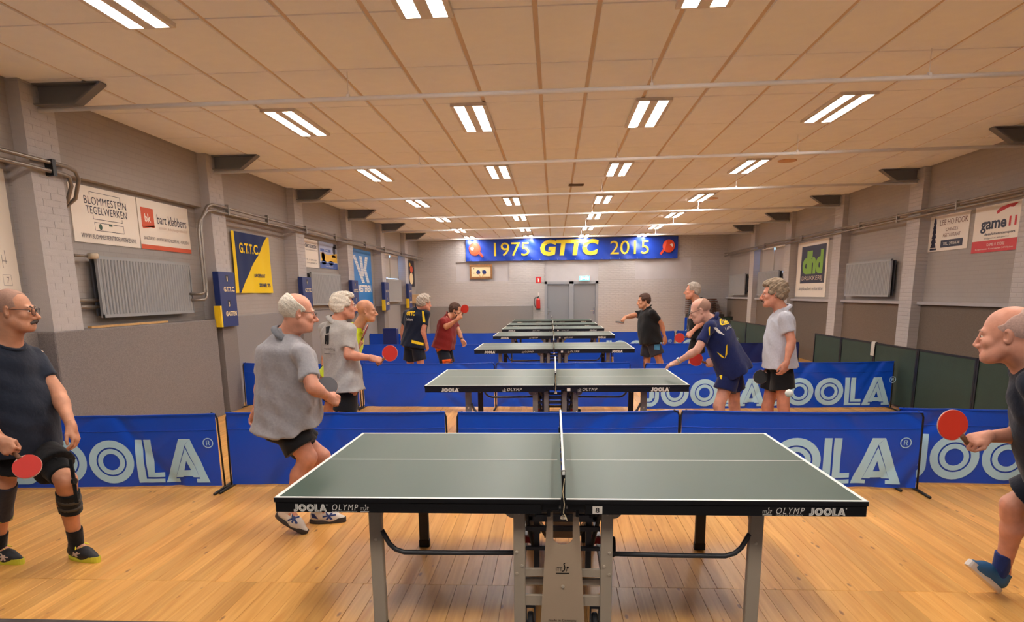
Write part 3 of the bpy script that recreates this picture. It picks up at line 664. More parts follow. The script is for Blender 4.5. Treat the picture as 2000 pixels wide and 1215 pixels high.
t = empty('fire_extinguisher', (-.63, Y1-.09, 1.10)); tag(t, 'red fire extinguisher hanging on the end wall beside the door', 'fire extinguisher')
q = MB(); q.lathe([(.07, 0), (.075, .02), (.075, .34), (.06, .39), (.025, .41), (.025, .43)], (0, 0, 0), n=18); q.build('cylinder', mat('extinguisher_red', rgb(196, 36, 30), .3), t, smooth=True)
q = MB(); q.lathe([(.077, 0), (.077, .05)], (0, 0, 0), n=18); q.build('base_ring', M_BLACK, t, smooth=True)
q = MB(); q.box((-.02, -.03, .43), (.02, .03, .47)); q.beam((0, -.01, .47), (.02, -.12, .50), .025, .012); q.beam((0, -.01, .45), (.02, -.10, .44), .02, .01); q.build('valve', M_BLACK, t)
q = MB(); q.tube([(-.02, 0, .45), (-.09, -.01, .46), (-.14, -.01, .38), (-.15, -.01, .25), (-.12, -.02, .14), (-.08, -.03, .06)], .012, 8); q.build('hose', M_BLACK, t, smooth=True)
q = MB(); q.box((-.01, .07, .3), (.01, .09, .62)); q.build('wall_bracket', M_WHITE, t)
S = board('safety_sign', eframe(-.72, 2.06), .2, .22, .006, M_RED); tag(S, 'small red fire extinguisher sign with white symbol beside the door', 'sign')
prints(S, eframe(-.72, 2.06, Y1-.006), [(M_WHITE, 'q', [rect(.08,.04,.12,.14), rect(.085,.14,.115,.16), rect(.07,.16,.10,.175)])], .001)
t = empty('exit_sign', (1.05, Y1-.02, 2.13)); tag(t, 'small glowing green and white exit sign above the door', 'exit sign')
q = MB(); q.bbox((-.19, -.06, 0), (.19, 0, .16), .005); q.build('housing', M_WHITE, t)
q = MB(); q.box((-.185, -.064, .008), (.185, -.06, .152)); q.build('lit_panel', mat('exit_lit', rgb(60, 200, 190), .4, emit=(rgb(70, 205, 215), 2.2)), t)
q = MB()
fr = ((0, -.064, 0), (1, 0, 0), (0, 0, 1))
for pl in (rect(-.15,.03,-.09,.13), rect(.09,.03,.15,.13), [(-.05,.08),(-.01,.11),(-.01,.05),(-.05,.08)], rect(-.01,.072,.02,.088), disc(.05,.12,.012,10), [(.035,.06),(.06,.06),(.065,.105),(.04,.105)], [(.03,.03),(.045,.03),(.055,.06),(.04,.06)], [(.06,.035),(.075,.045),(.058,.065),(.05,.06)]): put_poly(q, pl, fr, .001)
q.build('pictogram', mat('exit_white', (1, 1, 1), .4, emit=((1, 1, 1), 3)), t)
# stacked benches and clutter at the far right
M_BENCH = mat('bench_brown', rgb(92, 58, 44), .6, noise=(15, .2))
t = empty('storage_cabinet', (5.3, 21.9, 0)); tag(t, 'dark cabinet carrying the stack of brown benches, far right', 'cabinet')
q = MB(); q.bbox((-.62, -.3, .04), (.62, .3, .90), .01); q.build('body', mat('cabinet_dark', rgb(44, 40, 40), .6), t)
for s_ in (-1, 1): q = MB(); q.bbox((min(0, s_*.60)+.005, -.32, .08), (max(0, s_*.60)-.005, -.30, .87), .004); q.build('door', MATS['cabinet_dark'], t)
for k in range(8):
    t = empty('folded_bench', (5.25-.01*k, 21.9, .90+.068*k)); tag(t, f'brown folded bench in the far right stack, {["lowest", "second from bottom", "third from bottom", "fourth from bottom", "fifth from bottom", "third from top", "second from top", "topmost"][k]}', 'bench', 'stacked brown benches')
    q = MB(); q.bbox((-.62+.012*k, -.2, .022), (.62-.02*k, .2, .056), .006); q.build('seat', M_BENCH, t)
    for x in (-.4, .4): q = MB(); q.box((x-.03, -.19, 0), (x+.03, .19, .022)); q.build('folded_leg', M_BLACK, t)

# dark green dividers -------------------------------------------------------------
M_GREEN = mat('divider_green', rgb(30, 52, 42), .75, noise=(4, .12), bump=(70, .1))
def divider(x, ya, yb, label, x2=None):
    x2 = x if x2 is None else x2
    L = math.hypot(yb-ya, x2-x); t = empty('court_divider', (x, ya, 0), math.atan2(yb-ya, x2-x)); tag(t, label, 'divider', 'dark green court dividers')
    q = MB(); q.box((.02, -.008, .06), (L-.02, .008, .885)); q.build('panel', M_GREEN, t)
    for a in (.015, L-.015): q = MB(); q.box((a-.017, -.017, 0), (a+.017, .017, .90)); q.build('post', M_BLACK, t)
    for z0, z1 in ((.878, .90), (.05, .07)): q = MB(); q.box((0, -.013, z0), (L, .013, z1)); q.build('rail', M_BLACK, t)
    for a in (.1, L-.1): q = MB(); q.box((a-.015, -.2, 0), (a+.015, .2, .02)); q.build('foot', M_BLACK, t)
    return t
dl = ['nearest of the row', 'second of the row', 'third of the row, left of the towel', 'fourth of the row', 'farthest of the long row']
ey = [3.2, 4.5, 5.13, 6.44, 7.70, 8.93, 10.13]
segs_ = [(3.85, 5.13), (5.13, 6.44), (6.44, 7.70), (7.70, 8.93), (8.93, 10.13)]
for k, (ya, yb) in enumerate(segs_): divider(4.84, ya+.005, yb-.005, 'dark green court divider along the right wall, '+dl[k])
for k, (ya, yb) in enumerate(((13.2, 14.85), (14.87, 16.5))): divider(4.86, ya, yb, f'dark green court divider behind the light grey polo man, {"nearer" if k == 0 else "farther"} one')
divider(4.35, 19.2, 19.2, 'dark green court divider standing crosswise near the bench stack', 5.6)
t = empty('towel', (4.84, 7.66, .9)); tag(t, 'small grey towel draped over the top of a green divider', 'towel')
q = MB(); prof = [(-.03, -.20), (-.026, -.1), (-.022, .0), (-.012, .012), (.012, .012), (.022, 0), (.026, -.12)]
q.add([(x, y*.12+.01*math.sin(i), z) for i, (x, z) in enumerate(prof) for y in (0, 1)], [(2*i, 2*i+1, 2*i+3, 2*i+2) for i in range(len(prof)-1)]); q.build('cloth', mat('towel_grey', rgb(176, 172, 164), .9), t, smooth=True)
t['category'] = 'towel'

# blue court barriers -------------------------------------------------------------
def barrier_mat(name, c):
    return mat(name, c, .32, spec=.55, noise=(1.5, .08), bump=(2.6, .45))
M_BLUE = barrier_mat('barrier_blue', rgb(8, 76, 204)); M_BNAVY = barrier_mat('barrier_navy', rgb(24, 40, 104)); M_LT = mat('barrier_print', rgb(178, 222, 246), .4)
def barrier(x0, y0, x1, y1, seed, text, label, group, navy=False, detail=1):
    L = math.hypot(x1-x0, y1-y0); t = empty('court_barrier', (x0, y0, 0), math.atan2(y1-y0, x1-x0)); tag(t, label, 'barrier', group)
    rs = np.random.RandomState(seed); folds = []
    for _ in range(8):
        cx, cz = rs.uniform(0, L), rs.choice([0, .66]); an = rs.uniform(.5, 1.1)*rs.choice([-1, 1]); folds.append((cx, cz, math.cos(an), math.sin(an), rs.uniform(.008, .022), rs.uniform(.035, .07)))
    sag = rs.uniform(.008, .02)
    zb, zt = .028, .69
    def surf(u, v, e=0):
        x = u*L; z = zb+v*(zt-zb-sag*4*u*(1-u)); y = .006*math.sin(u*7+seed)*(.3+v)+.004*math.sin(u*17+2*seed)
        for cx, cz, ca, sa, A, wd in folds:
            d = -(x-cx)*sa+(z-cz)*ca; s = (x-cx)*ca+(z-cz)*sa
            y += A*math.exp(-(d/wd)**2)*math.exp(-(s/.45)**2)
        return (x, y-e, z)
    nx, ny = (90, 30) if detail else (36, 10)
    q = MB(); q.add([surf(i/nx, j/ny) for j in range(ny+1) for i in range(nx+1)], [(j*(nx+1)+i, j*(nx+1)+i+1, (j+1)*(nx+1)+i+1, (j+1)*(nx+1)+i) for j in range(ny) for i in range(nx)])
    cl = q.build('fabric', M_BNAVY if navy else M_BLUE, t, smooth=True)
    q = MB()
    for i in range(nx): 
        a, c = surf(i/nx, 1), surf((i+1)/nx, 1); q.beam((a[0], a[1], a[2]-.004), (c[0], c[1], c[2]-.004), .016, .012)
    q.build('top_hem', M_BNAVY if navy else M_BLUE, cl)
    if detail: q = MB(); q.tube([surf(i/nx, .78, .001) for i in range(nx+1)], .0028, 6); q.build('seam', M_BNAVY if navy else M_BLUE, cl, smooth=True)
    if text:
        H = .405/ (zt-zb); Hx = .405/L; x_ = (L-.405*(LOGO_W+.1))/2/L; q = MB()
        for Q in LOGO+LOGO_R:
            (ax, ay), (bx, by), (cx, cy), (dx, dy) = Q
            n_u = max(1, int(max(abs(bx-ax), abs(by-ay))/.06)); n_v = max(1, int(max(abs(dx-ax), abs(dy-ay), abs(cx-bx), abs(cy-by))/.06))
            vs = []
            for jj in range(n_v+1):
                for ii in range(n_u+1):
                    s, r = ii/n_u, jj/n_v
                    px = (ax*(1-s)+bx*s)*(1-r)+(dx*(1-s)+cx*s)*r; py = (ay*(1-s)+by*s)*(1-r)+(dy*(1-s)+cy*s)*r
                    vs.append(surf(x_+px*Hx, .05+py*H, .005))
            q.add(vs, [(j*(n_u+1)+i, j*(n_u+1)+i+1, (j+1)*(n_u+1)+i+1, (j+1)*(n_u+1)+i) for j in range(n_v) for i in range(n_u)])
        q.build('lettering', M_LT, cl, smooth=True)
    for a in (-.008, L+.008):
        sg = 1 if a < 0 else -1
        q = MB(); q.tube([(a-sg*.012, .01, .01), (a-sg*.004, .01, .45), (a, .01, .64), (a+sg*.012, .01, .675), (a+sg*.05, .01, .69)], .0085, 8); p = q.build('post', M_BLACK, t, smooth=True)
        q = MB(); q.tube([(a-sg*.012, -.22, .012), (a-sg*.012, .22, .012)], .012, 8); q.build('foot', M_BLACK, p, smooth=True)
    return t
rn = {1: 'nearest row', 2: 'second row', 3: 'third row', 4: 'farthest row'}
pos = ['leftmost', 'second from left', 'middle', 'second from right', 'rightmost']
R1 = [(-4.94, 2.60, -3.03, 2.72, 1), (-2.95, 2.76, -1.0, 2.80, 0), (-.88, 2.78, 1.03, 2.84, 0), (1.06, 2.84, 3.03, 2.76, 1), (2.93, 2.95, 4.78, 2.88, 1)]
R2 = [(-4.86, 7.24, -3.02, 7.12, 0), (-2.94, 7.10, -.94, 7.03, 0), (-.90, 7.06, 1.06, 7.04, 0), (1.27, 6.84, 3.0, 6.88, 1), (3.05, 6.90, 4.78, 6.96, 1)]
R3 = [(-4.85, 11.1, -2.9, 11.05, 0), (-2.87, 11.05, -.93, 10.95, 0), (-.9, 10.95, 1.1, 10.8, 0), (1.15, 10.8, 3.1, 10.8, 0), (3.17, 10.8, 4.78, 10.8, 0)]
R4 = [(-4.95, 14.95, -2.95, 14.95, 0), (-2.9, 14.95, -.95, 14.95, 0), (-.9, 14.95, 1.1, 15.0, 0), (1.15, 15.05, 3.1, 15.2, 1), (3.17, 15.2, 4.72, 15.45, 1)]
for r_, R_ in ((1, R1), (2, R2), (3, R3), (4, R4)):
    for k, (xa, ya, xb, yb, tx) in enumerate(R_):
        navy = r_ == 3 and k == 4
        barrier(xa, ya, xb, yb, r_*10+k, tx, f'{"navy" if navy else "blue"} fabric court barrier{" with pale lettering" if tx else ""}, {pos[k]} in the {rn[r_]}', f'blue barriers, {rn[r_]}', navy, 1 if r_ < 3 else 0)
t = empty('standing_barrier', (4.2, 19.7, 0)); tag(t, 'narrow blue barrier end standing beside the far green divider', 'barrier')
q = MB(); q.bbox((0, 0, 0), (.16, .02, .86), .004); q.build('fabric', M_BLUE, t)
for zz in (.25, .42):
    q = MB()
    for Q in ring_quads(.08, zz, .035, .065, 16): put_poly(q, Q, ((0, 0, 0), (1, 0, 0), (0, 0, 1)), .002)
    q.build('lettering', M_LT, t)
t = empty('standing_barrier', (-4.4, 14.2, 0)); tag(t, 'folded dark blue barrier standing behind the far left row', 'barrier')
q = MB(); q.bbox((0, 0, 0), (.35, .25, .86), .01); q.build('fabric', M_BNAVY, t)
# ================================================================== tables
M_TOP = mat('table_green', rgb(60, 82, 72), .42, spec=.35, bump=(400, .02))
M_LINE = mat('table_line', rgb(236, 236, 230), .5)
M_FRAME = mat('table_apron', rgb(14, 13, 14), .4)
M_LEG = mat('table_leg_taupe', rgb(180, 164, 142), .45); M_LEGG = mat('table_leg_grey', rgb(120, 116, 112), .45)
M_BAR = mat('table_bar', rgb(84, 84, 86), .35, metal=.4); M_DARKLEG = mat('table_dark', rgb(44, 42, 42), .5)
M_LRED = mat('lever_red', rgb(176, 34, 24), .45); M_RUB = mat('tyre', rgb(22, 22, 24), .7); M_BOLT = mat('bolt', rgb(214, 200, 178), .35, metal=.3)
M_NET = mat('net_black', rgb(20, 20, 22), .8); M_APL = mat('apron_print', rgb(232, 226, 214), .5)
def apron_logo(q, x, z, h, small=True):
    for Q in (LOGO_S if small else LOGO): put_poly(q, [(x+a*h, z+c*h) for a, c in Q], ((0, -.001, 0), (1, 0, 0), (0, 0, 1)), .0015)
    put_poly(q, disc(x+(LOGO_W+.03)*h, z+.9*h, .08*h, 10), ((0, -.001, 0), (1, 0, 0), (0, 0, 1)), .0015)
def ittf(q, fr, x, z, s):
    put_text(q, 'ITT', fr, x, z+.25*s, .55*s, .35*s, off=.0015)
    for a, c in (((.5,.22),(.72,.30)), ((.72,.30),(.78,.62)), ((.78,.62),(.68,.95)), ((.68,.95),(.80,1.0)), ((0,.05),(1.15,.05))):
        dx, dz = c[0]-a[0], c[1]-a[1]; L = math.hypot(dx, dz); nx, nz = -dz/L*.045, dx/L*.045
        put_poly(q, [(x+(a[0]-nx)*s, z+(a[1]-nz)*s), (x+(c[0]-nx)*s, z+(c[1]-nz)*s), (x+(c[0]+nx)*s, z+(c[1]+nz)*s), (x+(a[0]+nx)*s, z+(a[1]+nz)*s)][::1], fr, .0015)
    put_poly(q, disc(x+1.02*s, z+.6*s, .10*s, 10), fr, .0015); put_text(q, 'F', fr, x+.9*s, z+.22*s, .14*s, .25*s, off=.0015)
TL = 1.37; TW = 1.525; TZ = .76
def table(x, y, label, num=None, detail=True):
    t = empty('table_tennis_table', (x, y, 0)); tag(t, label, 'table', 'table tennis tables')
    for sg in (-1, 1):
        x0, x1 = (-TL, -.004) if sg < 0 else (.004, TL)
        q = MB(); q.bbox((x0, 0, TZ-.022), (x1, TW, TZ), .002); q.mi = [0]*len(q.mi)
        me = q.mesh('tabletop', [M_FRAME, M_TOP]); 
        for p in me.polygons: p.material_index = 1 if p.normal.z > .9 else 0
        tp = obj('tabletop', me, t)
        q = MB(); e = .0006; lw = .02
        q.box((x0+.002, .002, TZ), (x1, lw, TZ+e)); q.box((x0+.002, TW-lw, TZ), (x1, TW-.002, TZ+e))
        q.box((-TL+.002 if sg < 0 else TL-lw, lw, TZ), (-TL+lw if sg < 0 else TL-.002, TW-lw, TZ+e))
        q.box((x0+lw if sg < 0 else x0+.02, TW/2-.0022, TZ), (x1-.02 if sg < 0 else x1-lw, TW/2+.0022, TZ+e)); q.build('white_line', M_LINE, tp)
        q = MB(); xa, xb = (x0+.004, -.10) if sg < 0 else (.10, x1-.004)
        q.bbox((xa, .004, TZ-.072), (xb, .03, TZ-.022), .003); q.box((xa, TW-.03, TZ-.072), (xb, TW-.004, TZ-.022))
        q.bbox((-TL+.004 if sg < 0 else TL-.03, .03, TZ-.072), (-TL+.03 if sg < 0 else TL-.004, TW-.03, TZ-.022), .003)
        q.box((-.13 if sg < 0 else .10, .03, TZ-.06), (-.10 if sg < 0 else .13, TW-.03, TZ-.022)); ap = q.build('apron', M_FRAME, t)
        q = MB(); fr = ((0, .003, 0), (1, 0, 0), (0, 0, 1)); h = .037; z = TZ-.067
        if detail:
            if sg < 0: apron_logo(q, -1.275, z, h, False); put_text(q, 'OLYMP', fr, -1.09, z+.006, .125, .03, shear=.25, space=1.25); ittf(q, fr, -.955, z-.001, .036); put_text(q, 'MADE IN GERMANY', fr, -1.09, z-.002, .12, .005)
            else: ittf(q, fr, .905, z-.001, .036); put_text(q, 'OLYMP', fr, .965, z+.006, .125, .03, shear=.25, space=1.25); apron_logo(q, 1.11, z, h, False); put_text(q, 'MADE IN GERMANY', fr, .965, z-.002, .12, .005)
        else:
            apron_logo(q, -1.19 if sg < 0 else .98, z, .042); put_text(q, 'OLYMP', fr, -.50 if sg < 0 else .28, z+.008, .15, .03, shear=.25, space=1.2); ittf(q, fr, -.55 if sg < 0 else .23, z+.002, .032)
        q.build('lettering', M_APL, ap)
        # outer legs, near and far, with braces
        lx = sg*.93
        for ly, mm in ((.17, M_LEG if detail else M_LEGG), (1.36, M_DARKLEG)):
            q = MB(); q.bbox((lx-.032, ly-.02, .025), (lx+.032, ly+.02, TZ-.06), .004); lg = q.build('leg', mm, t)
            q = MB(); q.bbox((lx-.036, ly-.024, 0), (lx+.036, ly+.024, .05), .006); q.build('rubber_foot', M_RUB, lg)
            q = MB(); q.lathe([(.009, 0), (.007, .005)], (lx, ly-.02, .50), (0, -1, 0), 8); q.build('bolt', M_BOLT, lg)
        q = MB(); q.beam((lx, .19, .58), (lx-sg*.0, .40, TZ-.06), .03, .04); q.beam((lx, 1.34, .58), (lx, 1.13, TZ-.06), .03, .04); q.build('leg_brace', M_LEG if detail else M_LEGG, t)
        # bent connecting rod from the leg to the carriage
        for yy in (.16, 1.37):
            pts = [(lx-sg*.03, yy, .535)]+[(lx-sg*(.045+.11*(1-math.cos(a))), yy, .535-.10*math.sin(a)-.0) for a in [k*math.pi/12 for k in range(1, 7)]]
            pts = [(lx-sg*.03, yy, .545), (lx-sg*.045, yy, .515), (lx-sg*.065, yy, .475), (lx-sg*.095, yy, .445), (lx-sg*.14, yy, .43), (lx-sg*.40, yy, .43), (sg*.22, yy, .435)]
            q = MB(); q.tube(pts, .0125, 10); q.build('connecting_rod', M_BAR, t, smooth=True)
        # inner legs of the carriage
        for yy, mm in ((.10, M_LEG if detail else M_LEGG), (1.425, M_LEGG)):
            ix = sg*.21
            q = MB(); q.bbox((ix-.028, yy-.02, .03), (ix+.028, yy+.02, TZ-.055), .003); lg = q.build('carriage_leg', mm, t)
            q = MB(); q.prism([(sg*(.03+.045*math.cos(a)), .05*math.sin(a)) for a in [-math.pi*k/10 for k in range(11)]][::sg], (ix, yy+.004, TZ-.072), (1,0,0), (0,0,1), .012); q.build('hinge_plate', mm, lg)
            q = MB()
            for bx, bz in ((-.013, .47), (.012, .40), (-.013, .36), (0, .665)): q.lathe([(.0075, 0), (.006, .005)], (ix+sg*bx*-1, yy-.02, bz), (0, -1, 0), 8)
            q.build('bolt', M_BOLT, lg)
            q = MB(); q.lathe([(.02, -.014), (.06, -.014), (.065, -.008), (.065, .008), (.06, .014), (.02, .014)], (ix-sg*.05, yy+.03, .066), (1, 0, 0), 18); wl = q.build('castor_wheel', M_RUB, t, smooth=True)
            q = MB(); q.lathe([(.022, -.018), (.022, .018)], (ix-sg*.05, yy+.03, .066), (1, 0, 0), 12); q.build('hub', M_LEGG, wl)
            q = MB(); q.box((ix-sg*.05-.025, yy+.01, .07), (ix-sg*.05-.018, yy+.05, .17)); q.box((ix-sg*.05+.018, yy+.01, .07), (ix-sg*.05+.025, yy+.05, .17)); q.box((ix-sg*.05-.025, yy+.01, .165), (ix-sg*.05+.025, yy+.05, .18)); q.build('castor_fork', M_BAR, wl)
        q = MB(); q.beam((sg*.20, .33, .44), (sg*.14, .34, .445), .03, .03); q.prism([(0,0),(sg*.05,.012),(sg*.055,.045),(sg*-.005,.035)][::sg], (sg*.135, .33, .42), (1,0,0), (0,0,1), .02); q.build('lock_lever', M_LRED, t)
        q = MB(); q.lathe([(.012,0),(.05,0),(.055,.01),(.055,.03),(.05,.04),(.012,.04)], (sg*.235, .36, .395), (1,0,0), 16); q.build('roller', M_RUB, t, smooth=True)
        q = MB(); q.beam((sg*.21, .10, .30), (sg*.21, 1.425, .30), .03, .04); q.beam((sg*.13, .25, .30), (sg*.13, .25, .66), .028, .028); q.beam((sg*.13, 1.28, .30), (sg*.13, 1.28, .66), .028, .028)
        q.beam((sg*.16, .12, .68), (sg*.08, .5, .40), .022, .022); q.cyl((sg*.16, .2, .60), (sg*.16, 1.3, .60), .012, 8); q.cyl((sg*.19, .14, .69), (sg*.15, .30, .42), .011, 8); q.build('carriage_frame', M_BAR, t)
    # carriage crossbars and centre plate at both ends
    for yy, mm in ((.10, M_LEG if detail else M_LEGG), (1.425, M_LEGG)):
        q = MB()
        for z, h in ((.215, .05), (.30, .03), (.36, .035)): q.box((-.185, yy-.012+(.03 if z == .30 else 0), z-h/2), (.185, yy+.012+(.03 if z == .30 else 0), z+h/2))
        q.build('crossbar', mm, t)
        q = MB()
        for z, h in ((.645, .022), (.60, .035), (.545, .022), (.44, .016)): q.box((-.185, yy+.10, z-h/2), (.185, yy+.125, z+h/2))
        q.build('crossbar', M_FRAME if z > .5 else M_BAR, t)
        if detail:
            # plate with U-shaped cut-out
            n = 10; U = [(.047*math.cos(a), .53+.022+.035*math.sin(a)-.005) for a in [-math.pi*k/n for k in range(n+1)]]
            Lh = [(-.072, .675), (-.047, .675)]+[(-a, c) for a, c in U[:n//2+1]]+[(0, 0.03), (-.112, .03)]
            q = MB()
            left = [(-.112, .03), (0, .03), (0, .512)]+[(-.047*math.sin(a), .547-.035*math.cos(a)) for a in [math.pi/2*k/6 for k in range(1, 7)]]+[(-.047, .675), (-.074, .675)]
            right = [(-a, c) for a, c in left][::-1]
            fy = yy-.03 if yy < .5 else yy+.035
            q.prism(left, (0, fy+.01, 0), (1,0,0), (0,0,1), .01); q.prism(right, (0, fy+.01, 0), (1,0,0), (0,0,1), .01); pl = q.build('centre_plate', mat('plate_taupe', rgb(190, 166, 138), .4), t)
            q = MB(); q.lathe([(.009, 0), (.007, .006)], (0, fy, .30), (0, -1, 0), 10); [q.lathe([(.006, 0), (.005, .004)], (a, fy, .655), (0, -1, 0), 8) for a in (-.06, .06)]; q.build('bolt', M_BOLT, pl)
            if yy < .5:
                q = MB(); fr = ((0, fy, 0), (1, 0, 0), (0, 0, 1)); ittf(q, fr, -.033, .365, .055); put_text(q, 'made in Germany', fr, -.068, .112, .135, .017); q.build('lettering', M_FRAME, pl)
        else:
            for a in (-.095, .095):
                q = MB(); q.bbox((a-.024, yy-.02, .02), (a+.024, yy+.02, .69), .003); q.build('carriage_post', M_LEGG, t)
        q = MB(); q.bbox((-.105, yy-.085, TZ-.055), (.105, yy-.035, TZ-.02), .004); q.box((-.075, yy-.05, TZ-.10), (-.06, yy-.03, TZ-.02)); q.box((.06, yy-.05, TZ-.10), (.075, yy-.03, TZ-.02)); q.build('clamp_bar', M_FRAME, t)
    if num:
        q = MB(); q.box((.135, .0015, TZ-.068), (.18, .0035, TZ-.032)); tg = q.build('number_label', M_SIGN, t)
        q = MB(); put_text(q, num, ((.135, .0005, TZ-.068), (1,0,0), (0,0,1)), .014, .006, .017, .024, off=.0005, bold=.01); q.build('lettering', M_FRAME, tg)
    else:
        q = MB(); q.box((.12, .0015, TZ-.062), (.155, .0035, TZ-.030)); q.build('number_label', M_SIGN, t)
    # net: a thing of its own clamped on the table
    n_ = empty('table_net', (x, y, TZ)); tag(n_, 'black net with white tape on the '+label.split(' with ')[0].split(',')[0], 'net', 'table nets')
    q = MB(); y0, y1 = -.06, TW+.06; ny, nz = 60, 7
    if detail:
        for k in range(ny+1):
            yy = y0+(y1-y0)*k/ny; q.beam((0, yy, .005), (0, yy, .142), .0016, .0016)
        for k in range(nz+1): z = .008+.133*k/nz; q.beam((0, y0, z), (0, y1, z), .0016, .0016)
    else:
        for k in range(31): yy = y0+(y1-y0)*k/30; q.box((-.001, yy-.004, .005), (.001, yy+.004, .142))
        for k in range(6): z = .01+.13*k/5; q.box((-.001, y0, z-.003), (.001, y1, z+.003))
    q.build('netting', M_NET, n_)
    q = MB(); q.bbox((-.006, y0-.01, .136), (.006, y1+.01, .1525), .002); q.build('net_tape', M_LINE, n_)
    for yy in (y0, y1):
        sg = -1 if yy < 0 else 1
        q = MB(); q.cyl((0, yy, -.03), (0, yy, .155), .008, 10); q.box((-.02, min(yy, yy-sg*.09), -.035), (.02, max(yy, yy-sg*.09), -.024)); q.box((-.012, yy-.012, -.05), (.012, yy+.012, .03)); ps = q.build('net_post', M_FRAME, n_)
        q = MB(); q.cyl((0, yy-sg*.03, -.07), (0, yy-sg*.03, -.03), .006, 8); q.lathe([(.012, 0), (.016, .006), (.012, .014)], (0, yy-sg*.03, -.085), (0, 0, 1), 10); q.build('clamp_screw', M_BOLT, ps)
        q = MB(); q.tube([(.004, yy-.012, .12), (-.003, yy-.014, .06), (.004, yy-.014, .0), (0, yy-.016, -.04), (.012, yy-.018, -.06), (.016, yy-.018, -.075)], .002, 6); q.build('tension_cord', M_CREAM, ps)
    return t
TY = [0, 3.976, 8.62, 12.36, 15.36, 17.75, 20.6]; TX = [0, -.03, -.048, -.056, -.08, -.11, -.125]
tl = ['nearest green table tennis table with white lines and taupe legs, foreground', 'second green table tennis table from the camera', 'third green table tennis table from the camera', 'fourth green table tennis table from the camera', 'fifth green table tennis table from the camera', 'sixth green table tennis table, second from the door', 'seventh green table tennis table, farthest, in front of the door']
for k in range(7): table(TX[k], TY[k], tl[k], '8' if k == 0 else None, k == 0)
p = at(1541, 768, .5); q = MB()
for k in range(1): q.lathe([(.0005, -.02)]+[(.02*math.cos(a), .02*math.sin(a)) for a in [-math.pi/2+math.pi*i/12 for i in range(1, 12)]]+[(.0005, .02)], (0, 0, 0), n=20)
t = q.build('table_tennis_ball', mat('ball_white', rgb(240, 236, 226), .4), None, smooth=True, loc=tuple(p)); tag(t, 'white table tennis ball in flight above the nearest table right half', 'ball')
